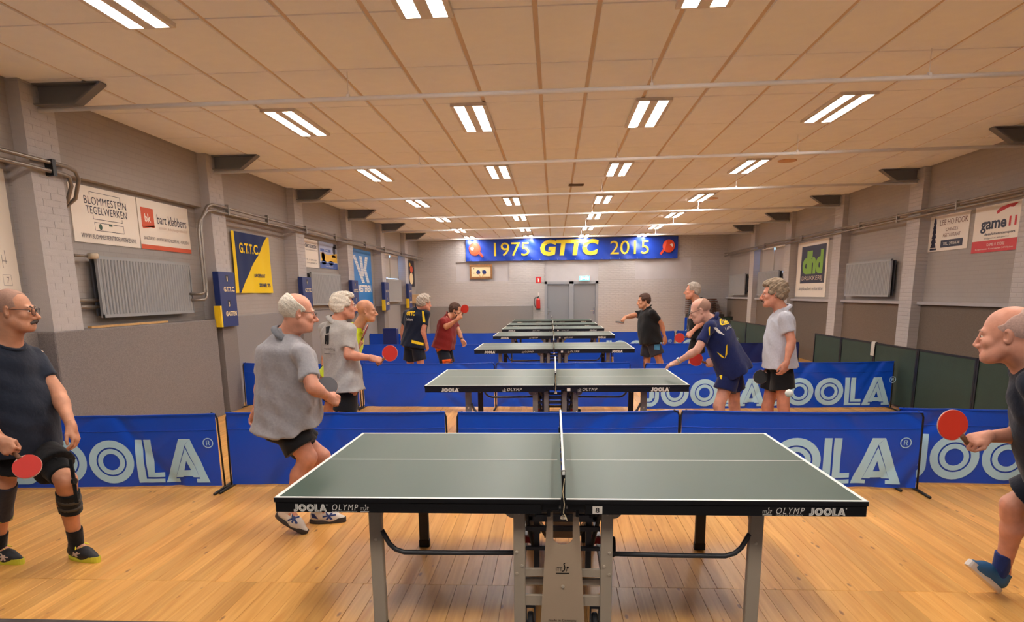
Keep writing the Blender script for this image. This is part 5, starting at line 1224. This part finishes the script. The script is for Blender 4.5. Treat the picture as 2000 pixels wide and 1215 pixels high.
        v, q_ = S.mesh(.006 if hc < .01 else .010, clip=[(hl+uu*.012, -uu)]); up_ = part('upper', v, q_, sc[0], shoe); ALL[key].setdefault('shoeV', {})[sd] = (v, q_, shoe)
        q = MB(); ol = []
        for i in range(28):
            a = 2*math.pi*i/28; x = .125+.138*math.cos(a); w_ = (.043+.008*math.cos(a-.4)*1.0-.008*math.sin(1.2*math.cos(a)*2))*np.sign(math.sin(a))*abs(math.sin(a))**.7; ol.append((x, w_))
        vs = [h_(x, y*1.0, 0)-base for x, y in ol]+[h_(x, y*1.06, .014)-base for x, y in ol]+[h_(x, y*.98, .026+(.012 if x > .2 else .0))-base for x, y in ol]
        n_ = 28; q.add(vs, [tuple(range(n_-1, -1, -1)), tuple(range(2*n_, 3*n_))]+[(j*n_+i, j*n_+(i+1) % n_, (j+1)*n_+(i+1) % n_, (j+1)*n_+i) for j in range(2) for i in range(n_)], 0)
        q.build('sole', sc[1], shoe)
        q = MB()
        for k in range(5):
            x = .105+.020*k; z = .103-.0075*k; q.tube([h_(x-.004, -.030+.002*k, z-.022)-base, h_(x, -.012, z-.002)-base, h_(x+.006, .012, z-.002)-base, h_(x+.008, .030-.002*k, z-.022)-base], .0046, 6)
        q.tube([h_(.095, -.005, .10)-base, h_(.10, -.03, .105)-base, h_(.115, -.05, .09)-base, h_(.105, -.03, .10)-base, h_(.095, .005, .10)-base, h_(.105, .035, .10)-base, h_(.12, .05, .085)-base], .004, 6); q.build('laces', sc[2], shoe, smooth=True)
    print('PERSON', key, 'top z %.2f' % (H(0, 0, .12)[2]), 'P', np.round(P, 2), rep)
    return ALL[key]
def bvh_of(V, Fq): return BVHTree.FromPolygons([tuple(p) for p in V], [tuple(map(int, f)) for f in Fq])
def decal(key, polys, m_, name='printed_patch', surf='shirt', off=.004, sub=6, parent=None):
    """lay flat print (pixel polygons as quads or triangles) onto a garment: each point goes to where it touches the cloth"""
    D = ALL[key]; V, Fq = (D['V'], D['F']) if surf == 'shirt' else D['SV'] if surf == 'shorts' else surf
    bv = bvh_of(V, Fq); base = D['base']; q = MB()
    for pl in polys:
        pl = [np.array(p, float) for p in pl]
        if len(pl) == 3: pl = [pl[0], pl[1], pl[2], pl[2]]
        vs, ok = [], []
        for j in range(sub+1):
            for i in range(sub+1):
                s, r = i/sub, j/sub; px = (pl[0]*(1-s)+pl[1]*s)*(1-r)+(pl[3]*(1-s)+pl[2]*s)*r
                h = bv.ray_cast(Vector(CAM), Vector(ray(*px)).normalized())
                if h[0] is None: vs.append((0, 0, 0)); ok.append(False)
                else: vs.append(np.array(h[0])+np.array(h[1])*off-base); ok.append(True)
        fs = [(j*(sub+1)+i, (j+1)*(sub+1)+i, (j+1)*(sub+1)+i+1, j*(sub+1)+i+1) for j in range(sub) for i in range(sub)]
        fs = [f for f in fs if all(ok[i] for i in f)]
        q.add(vs, fs)
    if q.f: return q.build(name, m_, parent or D['root'], smooth=True)
def decal_text(key, body, quad, m_, name='lettering', surf='shirt', off=.005, **k):
    """lettering laid onto a garment inside a pixel quad (lower left, lower right, upper right, upper left)"""
    D = ALL[key]; V, Fq = (D['V'], D['F']) if surf == 'shirt' else D['SV']
    bv = bvh_of(V, Fq); base = D['base']; v, f, _ = text2d(body, **k); A = [np.array(p, float) for p in quad]; vs, ok = [], []
    for a, c in v:
        px = (A[0]*(1-a)+A[1]*a)*(1-c)+(A[3]*(1-a)+A[2]*a)*c; h = bv.ray_cast(Vector(CAM), Vector(ray(*px)).normalized())
        if h[0] is None: vs.append((0, 0, 0)); ok.append(False)
        else: vs.append(np.array(h[0])+np.array(h[1])*off-base); ok.append(True)
    q = MB(); q.add(vs, [t for t in f if all(ok[i] for i in t)]); 
    if q.f: q.build(name, m_, D['root'])
# ------------------------------------------------------------------ paddles
M_RUBR = mat('rubber_red', rgb(200, 44, 30), .6); M_RUBK = mat('rubber_black', rgb(24, 24, 26), .6); M_PLY = mat('paddle_ply', rgb(206, 160, 104), .6); M_HAN = mat('paddle_handle', rgb(120, 78, 50), .6); M_TAPE = mat('paddle_edge', rgb(214, 176, 160), .6)
def paddle(H0, B0, n, label, handle=None, front=M_RUBR, back=M_RUBK):
    """H0: a point of the grip, B0: centre of the blade, n: normal of the front rubber"""
    H0, B0 = np.array(H0, float), np.array(B0, float); a = nrm(B0-H0); n = nrm(np.array(n, float)-a*(np.array(n, float)@a)); s = np.cross(a, n)
    t = empty('paddle', tuple(B0)); tag(t, label, 'paddle', 'table tennis paddles')
    ol = [(.075*math.sin(x), .079*math.cos(x)*(1 if math.cos(x) > 0 else .98)) for x in [2*math.pi*i/36 for i in range(36)]]
    def slab(o2, z0, z1):
        q = MB(); k = len(o2); q.add([s*x+a*y+n*z for z in (z0, z1) for x, y in o2], [tuple(range(k)), tuple(range(2*k-1, k-1, -1))]+[(i, k+i, k+(i+1) % k, (i+1) % k) for i in range(k)]); return q
    slab(ol, -.003, .003).build('blade', M_TAPE, t)
    rb = [(x*.975, max(y*.975, -.066)) for x, y in ol]
    slab(rb, .003, .0068).build('rubber', front, t); slab(rb, -.0068, -.003).build('rubber', back, t)
    q = MB(); st_ = [(-.066, .014, .010), (-.085, .0125, .011), (-.13, .0125, .0115), (-.165, .015, .012), (-.172, .014, .010)]; k = 14
    vs = [s*w_*math.cos(x)+n*d*math.sin(x)+a*y for y, w_, d in st_ for x in [2*math.pi*i/k for i in range(k)]]
    q.add(vs, [(j*k+i, j*k+(i+1) % k, (j+1)*k+(i+1) % k, (j+1)*k+i) for j in range(4) for i in range(k)]+[tuple(range(k-1, -1, -1)), tuple(4*k+i for i in range(k))]); q.build('handle', handle or M_HAN, t, smooth=True)
    return t
NEAR = (.011, .0095, .0042, .0040); MID = (.013, .0115, .0055, .0052); FAR = (.016, .0145, .0075, .0075)
SK1 = ('skin_tan', rgb(202, 142, 110)); SK2 = ('skin_pink', rgb(214, 150, 124)); SK3 = ('skin_ruddy', rgb(206, 142, 116)); SK4 = ('skin_pale', rgb(216, 164, 144))
H_WHITE = mat('hair_white', rgb(222, 212, 196), .8, noise=(90, .15), bump=(160, .5)); H_GREY = mat('hair_grey', rgb(150, 142, 134), .8, noise=(90, .25), bump=(160, .5)); H_SALT = mat('hair_salt', rgb(176, 166, 154), .8, noise=(70, .3), bump=(160, .5))
H_BLONDE = mat('hair_greying', rgb(150, 132, 110), .8, noise=(40, .35), bump=(140, .5)); H_BROWN = mat('hair_brown', rgb(74, 48, 36), .8, noise=(80, .2), bump=(160, .5)); H_STUB = mat('hair_stubble', rgb(168, 130, 112), .85, noise=(160, .12))
C_NAVY = cloth('tee_navy', rgb(34, 40, 54)); C_GREY = cloth('polo_grey', rgb(160, 157, 160)); C_GREY2 = cloth('polo_lightgrey', rgb(176, 172, 168)); C_PALE = cloth('polo_palegrey', rgb(190, 192, 202)); C_NEON = cloth('shirt_neon', rgb(206, 226, 34))
C_JERS = cloth('jersey_navy', rgb(24, 32, 52)); C_JERS2 = cloth('jersey_blue', rgb(26, 36, 84)); C_MAROON = cloth('tee_maroon', rgb(130, 36, 34)); C_BLACK = cloth('cloth_black', rgb(24, 23, 25)); C_DKGREY = cloth('shorts_darkgrey', rgb(52, 52, 62)); C_ORANGE = cloth('shorts_orange', rgb(238, 104, 36)); C_SNAVY = cloth('shorts_navy', rgb(26, 30, 42))
C_COLL = cloth('collar_grey', rgb(126, 128, 134)); M_SHW = mat('shoe_white', rgb(222, 214, 204), .55); M_SHK = mat('shoe_black', rgb(34, 34, 38), .6); M_SHB = mat('shoe_blue', rgb(40, 92, 136), .6); M_SLY = mat('sole_lime', rgb(206, 204, 60), .5); M_SLK = mat('sole_dark', rgb(60, 54, 52), .7); M_SLW = mat('sole_white', rgb(214, 204, 196), .6); M_LACY = mat('lace_yellow', rgb(226, 218, 40), .6); M_SKB = cloth('sock_black', rgb(18, 18, 20)); M_SKBL = cloth('sock_blue', rgb(36, 52, 110)); M_SKW = cloth('sock_white', rgb(220, 214, 206))
DARKSHOE = (M_SHK, M_SLW, M_WHITE)
SP = {}
SP['navy'] = dict(Y=.98, label='moustached man in navy tee and knee brace at left edge, holding red paddle', res=NEAR, seed=11, skin=SK1, hair=('buzz', H_STUB), brow=mat('hair_iron', rgb(84, 72, 66), .8, noise=(90, .2)), tache=MATS['hair_iron'] if 'hair_iron' in MATS else mat('hair_iron', (0, 0, 0)), glasses='full', tsize=1.05,
    head=dict(c=(29, 607), yaw=-22, pitch=-3, s=1.05, face=dict(wide=1.05, nose=1.05)), neck=(14, 668), pelvis=(36, 862), shL=(60, 698, .14), yaw=-50, fat=1.08, belly=.07, sw=.20, neckr=.068, arm=1.08,
    arms=dict(L=dict(e=(113, 768, .12), w=(139, 832, -.04), t=(150, 862, -.06), n=(.9, .2, .4), pose='relax'), R=dict(e=(-48, 800, -.20), w=(0, 858, -.34), t=(28, 892, -.36), n=(-.3, -.6, .7), pose='grip')),
    legs=dict(L=dict(k=(129, 938, -.10), floor=((141, 1088), (196, 1099))), R=dict(k=(8, 950, -.12), floor=((-12, 1094), (60, 1104)))), leg=1.05, shirt=C_NAVY, collar='tee', hem=.10, shorts=C_BLACK, shemf=.70, sr=.125, sock=M_SKB, sockh=.26, shoes=(M_SHK, M_SLY, M_LACY))
SP['grey'] = dict(Y=1.60, label='white haired man in grey polo and black shorts leaning beside nearest table', res=NEAR, seed=22, skin=SK2, hair=('fringe', H_WHITE), glasses='half',
    head=dict(c=(583, 611), yaw=6, pitch=-8, s=1.06, face=dict(wide=1.05, nose=1.1, jowl=1)), neck=(560, 651), shL=(521, 692, .04), shR=(590, 692, -.14), pelvis=(560, 836), yaw=50, fat=1.14, belly=.06, sw=.20, neckr=.064, arm=1.08,
    arms=dict(R=dict(e=(611, 757, -.22), w=(640, 774, -.10), t=(660, 783, -.04), n=(.2, -.8, .5), pose='grip'), L=dict(e=(513, 742, .10), w=(502, 800, .18), t=(486, 842, .16), n=(-.8, .4, 0), pose='relax')),
    legs=dict(R=dict(k=(601, 893, -.06), free=((541, 1008, .02), (600, 1046, -.02))), L=dict(k=(628, 892, .14), floor=((608, 1021), (680, 1018)))), pyaw=15, leg=1.10, shirt=C_GREY, collarm=C_COLL, collar='polo', hem=.045, hemn=(.25, .1, -1), flare=.012, shorts=C_BLACK, shemf=.62, sr=.13, sock=M_SKW, sockh=.10, shoes=(M_SHW, M_SLK, M_SHW), sleeve=.72, fold=.012)
SP['polo'] = dict(Y=3.5, label='white haired man in light grey polo reaching right with red paddle', res=MID, seed=33, skin=SK3, hair=('thick', H_WHITE),
    head=dict(c=(672, 598), yaw=8, pitch=-2, s=1.0), neck=(657, 626), pelvis=(671, 752), yaw=35, fat=1.05, belly=.02, neckr=.060,
    arms=dict(R=dict(e=(680, 694, -.20), w=(725, 699, -.16), t=(744, 704, -.14), n=(0, -.5, .85), pose='grip'), L=dict(e=(652, 690, .25), w=(668, 712, .35), t=(680, 720, .4))),
    legs=dict(R=dict(k=(668, 832, -.08)), L=dict(k=(692, 832, .10))), shirt=C_GREY2, collar='polo', hem=.09, shorts=C_BLACK, shemf=.62, sr=.12, shoes=DARKSHOE, sleeve=.72)
SP['neon'] = dict(Y=4.75, label='bald man in neon yellow shirt behind the light grey polo man', res=MID, seed=44, skin=SK1, brow=H_STUB,
    head=dict(c=(716, 607), yaw=-6, pitch=-4, s=1.02), neck=(698, 641), pelvis=(655, 732), yaw=-12, fat=1.1, belly=.03, neckr=.058,
    arms=dict(R=dict(e=(668, 700, -.16), w=(696, 680, -.12), t=(705, 660, -.10), n=(-.3, -.9, .2), pose='grip'), L=dict(e=(637, 690, .1), w=(631, 724, -.02), t=(631, 744, -.05))),
    shL=(668, 655, .16), legs=dict(R=dict(k=(664, 806, -.1)), L=dict(k=(640, 808, .05))), shirt=C_NEON, collar='tee', hem=.08, shorts=C_SNAVY, shoes=DARKSHOE)
SP['jersey'] = dict(Y=8.6, label='grey haired man in navy jersey with yellow shoulder stripe, back turned', res=FAR, seed=55, skin=SK3, hair=('thick', H_SALT),
    head=dict(c=(829, 592), yaw=28, pitch=-6, s=1.08), neck=(815, 603), pelvis=(808, 671), yaw=58, fat=1.05, belly=.03, neckr=.06,
    arms=dict(R=dict(e=(826, 648, -.12), w=(833, 672, -.06), t=(836, 686, -.02)), L=dict(e=(787, 645, .1), w=(786, 664, .08), t=(788, 680, .08))),
    legs=dict(R=dict(k=(822, 716, -.05)), L=dict(k=(802, 716, .08))), shirt=C_JERS, collar='tee', hem=.10, shorts=C_SNAVY, shemf=.72, shoes=DARKSHOE)
SP['maroon'] = dict(Y=9.2, label='bearded man in maroon tee and orange shorts raising his red paddle', res=FAR, seed=66, skin=SK1, hair=('full', H_BROWN), beard=H_BROWN,
    head=dict(c=(890, 606), yaw=-14, pitch=-14, s=1.02), neck=(877, 618), pelvis=(866, 676), yaw=-30, fat=1.08, belly=.05, neckr=.064,
    arms=dict(R=dict(e=(872, 639, -.22), w=(893, 624, -.32), t=(902, 614, -.34), n=(-.3, -.8, .3), pose='grip'), L=dict(e=(896, 648, .12), w=(903, 665, .0), t=(910, 679, -.06))),
    legs=dict(R=dict(k=(874, 717, -.15)), L=dict(k=(878, 716, .1))), shirt=C_MAROON, collar='tee', hem=.08, shorts=C_SNAVY, shemf=.80, sr=.115, shoes=DARKSHOE)
SP['black'] = dict(Y=9.2, label='brown haired man in black tee stretching his arm across the third table', res=FAR, seed=77, skin=SK1, hair=('full', H_BROWN),
    head=dict(c=(1257, 588), yaw=197, pitch=-6, s=1.02), neck=(1264, 602), pelvis=(1271, 664), yaw=205, fat=1.12, belly=.05, neckr=.064,
    arms=dict(R=dict(e=(1235, 617, .12), w=(1221, 620, -.05), t=(1212, 628, -.08), n=(0, .2, 1), pose='grip'), L=dict(e=(1292, 633, -.12), w=(1298, 658, -.12), t=(1302, 674, -.12), n=(.6, -.8, 0))),
    legs=dict(R=dict(k=(1263, 712, .1)), L=dict(k=(1289, 708, -.1))), shirt=C_BLACK, collar='tee', hem=.10, shorts=C_DKGREY, shemf=.64, sr=.13, shoes=DARKSHOE)
SP['tall'] = dict(Y=8.0, label='tall grey haired man in black tee standing behind the bending player', res=FAR, seed=88, skin=SK2, hair=('full', H_SALT),
    head=dict(c=(1352, 568), yaw=187, pitch=0, s=1.04), neck=(1362, 588), pelvis=(1364, 654), yaw=185, fat=1.05, belly=.03, neckr=.06,
    arms=dict(L=dict(e=(1372, 629, -.16), w=(1352, 648, -.26), t=(1343, 657, -.28), n=(0, -.6, .7), pose='grip'), R=dict(e=(1358, 625, .2), w=(1352, 643, .02), t=(1344, 650, -.12))),
    legs=dict(R=dict(k=(1362, 708, .1)), L=dict(k=(1352, 708, -.08))), shirt=C_BLACK, collar='tee', hem=.08, shorts=C_BLACK, shemf=.62, shoes=DARKSHOE)
SP['bend'] = dict(Y=4.75, label='bald man in navy blue jersey bending over the second table with red paddle', res=MID, seed=99, skin=SK4, brow=H_GREY, glasses='half', hair=('buzzring', H_STUB),
    head=dict(c=(1367, 607), yaw=184, pitch=-20, s=1.08), neck=(1391, 624), pelvis=(1431, 716), yaw=165, pyaw=178, fat=1.10, belly=.03, neckr=.06, sw=.19,
    arms=dict(L=dict(e=(1362, 684, -.26), w=(1323, 707, -.14), t=(1299, 716, -.06), n=(.1, -.5, .9), pose='open'), R=dict(e=(1398, 690, .18), w=(1397, 703, -.04), t=(1381, 708, -.06), n=(0, -.8, .5), pose='grip')),
    legs=dict(L=dict(k=(1404, 792, -.12)), R=dict(k=(1434, 792, .10))), shirt=C_JERS2, collar='polo', hem=.17, shorts=C_JERS2, shemf=.58, sr=.128, shoes=DARKSHOE, sleeve=.66, leg=1.05)
SP['pale'] = dict(Y=4.4, label='greying man in pale grey polo standing with black paddle at his side', res=MID, seed=110, skin=SK3, hair=('thick', H_BLONDE), tache=H_BROWN,
    head=dict(c=(1511, 574), yaw=186, pitch=-4, s=1.12), neck=(1527, 604), pelvis=(1524, 708), yaw=190, fat=1.08, belly=.035, neckr=.062, sw=.19,
    arms=dict(L=dict(e=(1546, 667, -.26), w=(1536, 708, -.32), t=(1525, 742, -.34), n=(.5, -.8, 0)), R=dict(e=(1520, 668, .2), w=(1505, 705, .12), t=(1492, 728, .05), pose='grip')),
    legs=dict(L=dict(k=(1530, 792, -.10)), R=dict(k=(1499, 794, .10))), shirt=C_PALE, collar='polo', hem=.10, shorts=C_BLACK, shemf=.60, sr=.13, shoes=DARKSHOE, sleeve=.60, leg=1.05)
SP['right'] = dict(Y=.45, label='balding man in navy tee at right edge stepping forward with red paddle', res=NEAR, seed=121, skin=SK2, hair=('buzzring', mat('hair_thin', rgb(196, 160, 146), .85, noise=(120, .15))), brow=H_STUB,
    head=dict(c=(1965, 654), yaw=181, pitch=-6, s=1.12, face=dict(open=1, nose=.75)), neck=(2010, 708), pelvis=(2092, 925), yaw=183, fat=1.08, belly=.05, neckr=.066, arm=1.08,
    arms=dict(R=dict(e=(2010, 848, .10), w=(1927, 853, -.02), t=(1893, 861, -.05), n=(-.15, -.55, .8), pose='grip'), L=dict(e=(2075, 850, -.2), w=(2110, 930, -.25), t=(2120, 965, -.25))),
    legs=dict(R=dict(k=(1978, 986, .18), free=((1946, 1156, .26), (1884, 1100, .24))), L=dict(k=(2130, 1060, -.15))), shirt=C_NAVY, collar='tee', hem=.10, shorts=C_SNAVY, shemf=.78, sr=.12, sock=M_SKBL, sockh=.30, shoes=(M_SHB, M_SLW, M_SKBL))
for key in SP: person(key, SP[key])

# ------------------------------------------------------------------ prints and trims on clothes
decal('jersey', [[(824, 607), (828, 608), (831, 630), (826, 629)]], M_FYEL, 'shoulder_stripe'); decal('jersey', [[(804, 664), (827, 670), (827, 675), (804, 670)]], M_FYEL, 'hem_stripe')
decal_text('jersey', 'GTTC', [(794, 616), (810, 617), (811, 608), (795, 609)], M_FYEL, bold=.05); decal_text('jersey', 'Lelium', [(793, 626), (806, 627), (806, 621), (794, 621)], M_WHITE)
decal('polo', [[(637, 639), (645, 637), (643, 650), (637, 652)], [(635, 655), (643, 653), (643, 672), (640, 674)], [(635, 656), (638, 656), (638, 672), (635, 672)]], MATS['cloth_black'], 'back_print'); decal_text('polo', 'veering', [(634, 685), (655, 686), (655, 679), (634, 678)], M_GREYINK); decal('polo', [[(634, 690), (655, 691), (655, 692), (634, 691)]], M_GREYINK, 'print_line')
decal('bend', [[(1406, 634), (1410, 636), (1410, 621), (1405, 624)], [(1410, 636), (1426, 632), (1424, 624), (1410, 621)]], M_FYEL, 'print_outline', off=.004); decal_text('bend', 'GTTC', [(1408, 634), (1426, 631), (1424, 624), (1408, 624)], M_INK, off=.007, bold=.05)
decal_text('bend', 'Lelium', [(1417, 646), (1433, 637), (1431, 632), (1415, 640)], M_WHITE); decal('bend', [[(1393, 640), (1398, 639), (1415, 655), (1402, 650)]], M_WHITE, 'side_flash'); decal('bend', [[(1384, 640), (1387, 638), (1386, 655), (1384, 656)], [(1418, 676), (1420, 672), (1420, 692), (1416, 700)], [(1400, 687), (1410, 694), (1416, 700), (1408, 697)]], M_FYEL, 'side_flash')
decal('bend', [[(1405, 720), (1407, 726), (1411, 734), (1409, 742)], [(1403, 720), (1406, 720), (1409, 742), (1406, 736)]], M_FYEL, 'shorts_flash', 'shorts')
decal('black', [[(1278, 673), (1289, 672), (1288, 684), (1278, 683)]], mat('badge_blue', rgb(70, 140, 180), .6), 'shorts_print', 'shorts')
decal('navy', [[(80, 683), (88, 688), (88, 691), (80, 686)]], M_PALE, 'chest_logo', sub=2)
decal('maroon', [[(850, 675), (866, 677), (862, 684), (852, 688)], [(864, 703), (882, 701), (884, 712), (865, 713)]], C_ORANGE, 'orange_panel', 'shorts', off=.006)
# shoe side stripes
for key, sd, polys, m_ in (('grey', 'R', [[(566, 1003), (570, 1003), (582, 1022), (578, 1024)], [(577, 1003), (580, 1002), (572, 1022), (569, 1020)], [(562, 1015), (584, 1008), (585, 1011), (563, 1018)]], M_NAVY), ('grey', 'L', [[(634, 1002), (638, 1001), (650, 1014), (645, 1015)], [(646, 1002), (650, 1002), (640, 1016), (636, 1015)], [(630, 1008), (656, 1004), (656, 1007), (630, 1011)], [(608, 1003), (614, 1004), (622, 1014), (610, 1011)]], M_NAVY),
        ('navy', 'L', [[(142, 1080), (145, 1078), (153, 1087), (150, 1089)], [(150, 1078), (153, 1079), (147, 1090), (144, 1089)], [(141, 1083), (157, 1080), (157, 1082), (141, 1086)]], M_PALE), ('navy', 'R', [[(0, 1080), (4, 1082), (12, 1094), (9, 1096)], [(8, 1084), (11, 1086), (4, 1096), (1, 1094)], [(-2, 1086), (16, 1088), (16, 1090), (-2, 1089)]], M_PALE)):
    v, f, sh_ = ALL[key]['shoeV'][sd]; decal(key, polys, m_, 'side_stripe', (v, f), .0035, 3, sh_)
# knee brace and three-quarter legging of the left man
def leg_band(key, sd, a, b, r0, r1, m_, name, shin=True, seed=1):
    D = ALL[key]; H0, K, A_ = D['legs'][sd][:3]; p, q_ = (K, A_) if shin else (H0, K); S = Sdf(); S.cone(p+(q_-p)*a, p+(q_-p)*b, r0, r1, .01, cut0=True, cut1=True); S.put(fold_disp(seed, .003, p, 1, 1.5), p-1, p+1, 0, 'disp')
    v, f = S.mesh(.008); return obj(name, np_mesh(name, v-D['base'], f, m_), D['root'])
M_BRACE = cloth('brace_black', rgb(20, 20, 22)); bk = leg_band('navy', 'L', .16, .46, .068, .066, M_BRACE, 'knee_brace'); leg_band('navy', 'L', .66, .90, .090, .075, M_BRACE, 'knee_brace', False)
leg_band('navy', 'L', .24, .29, .071, .070, mat('strap_grey', rgb(70, 68, 66), .7), 'brace_strap'); leg_band('navy', 'L', .34, .39, .070, .069, MATS['strap_grey'], 'brace_strap')
D = ALL['navy']; K = D['legs']['L'][1]
for s in (-1, 1):
    q = MB(); o_ = np.array([s*.064, -.02*s, 0]); q.beam(K+o_+[0, 0, .14]-D['base'], K+o_*1.05-D['base'], .022, .008, (0, 1, 0)); q.beam(K+o_*1.05-D['base'], K+o_+[.0, 0, -.14]-D['base'], .022, .008, (0, 1, 0)); q.lathe([(.02, -.008), (.02, .008)], K+o_*1.08-D['base'], (1, 0, 0), 14)
    q.build('brace_hinge', M_BRACE, D['root'])
leg_band('navy', 'R', -.05, .50, .068, .060, C_DKGREY, 'legging'); leg_band('navy', 'R', .47, .485, .0625, .0622, M_SLY, 'legging_trim')
def wrist_band(key, sd, m_, w=.018, r=.033):
    D = ALL[key]; hd = [h for h in D['hands'] if h[0] == sd][0]; W, E = hd[1], hd[5]; d = nrm(W-E); q = MB(); q.tube([W-d*(.02+w)-D['base'], W-d*.02-D['base']], r, 16); o = q.build('wristwatch', m_, D['root'], smooth=True); n = nrm(hd[3]-d*(hd[3]@d)); q = MB(); q.lathe([(.017, 0), (.016, .006)], W-d*(.02+w/2)+n*r*.95-D['base'], n, 14); q.build('watch_face', m_, o)
wrist_band('bend', 'L', mat('watch_silver', rgb(214, 206, 190), .3, metal=.4)); wrist_band('maroon', 'L', M_BLACK); wrist_band('neon', 'L', M_BLACK, .03)
# ------------------------------------------------------------------ paddles in the hands
def grip(key, sd, bpx, n, label, dy=0., **k):
    D = ALL[key]; h = [h for h in D['hands'] if h[0] == sd][0]; _, W, f, nn, pose, E = h; sc = SP[key].get('hand', 1.); nn = nrm(nn-f*(nn@f)); g = W+f*.088*sc-nn*.030*sc
    B = at(bpx[0], bpx[1], g[1]+dy); d = nrm(B-g); paddle(g, g+d*.135, n, label, **k)
grip('navy', 'R', (50, 908), (.35, -.75, .55), 'red paddle held low by the moustached man at left edge', -.03)
grip('grey', 'R', (634, 746), (.35, -.85, .3), 'dark paddle held by the grey polo man at nearest table', .08, front=mat('rubber_grey', rgb(84, 82, 86), .5))
grip('polo', 'R', (752, 699), (.1, -.95, .2), 'red paddle held out by the light grey polo man')
grip('neon', 'R', (712, 650), (.97, .12, 0), 'paddle held upright by the neon yellow man', front=mat('rubber_dull', rgb(150, 62, 46), .6), back=MATS['rubber_dull'])
grip('maroon', 'R', (907, 604), (.55, -.75, .2), 'red paddle raised in front of the bearded man')
grip('black', 'R', (1210, 630), (.1, -.25, .95), 'black paddle held flat by the man in black tee', -.12, front=M_RUBK)
grip('tall', 'L', (1335, 659), (-.1, -.95, .1), 'red paddle held by the tall man in black')
grip('bend', 'R', (1368, 705), (.05, -.97, .1), 'dark red paddle behind the forearm of the bending man')
grip('pale', 'R', (1482, 741), (-.35, -.9, .1), 'black paddle beside the thigh of the pale polo man', front=M_RUBK)
grip('right', 'R', (1873, 845), (-.1, -.92, .25), 'bright red paddle held out by the man at right edge', front=mat('rubber_bright', rgb(232, 60, 34), .55))
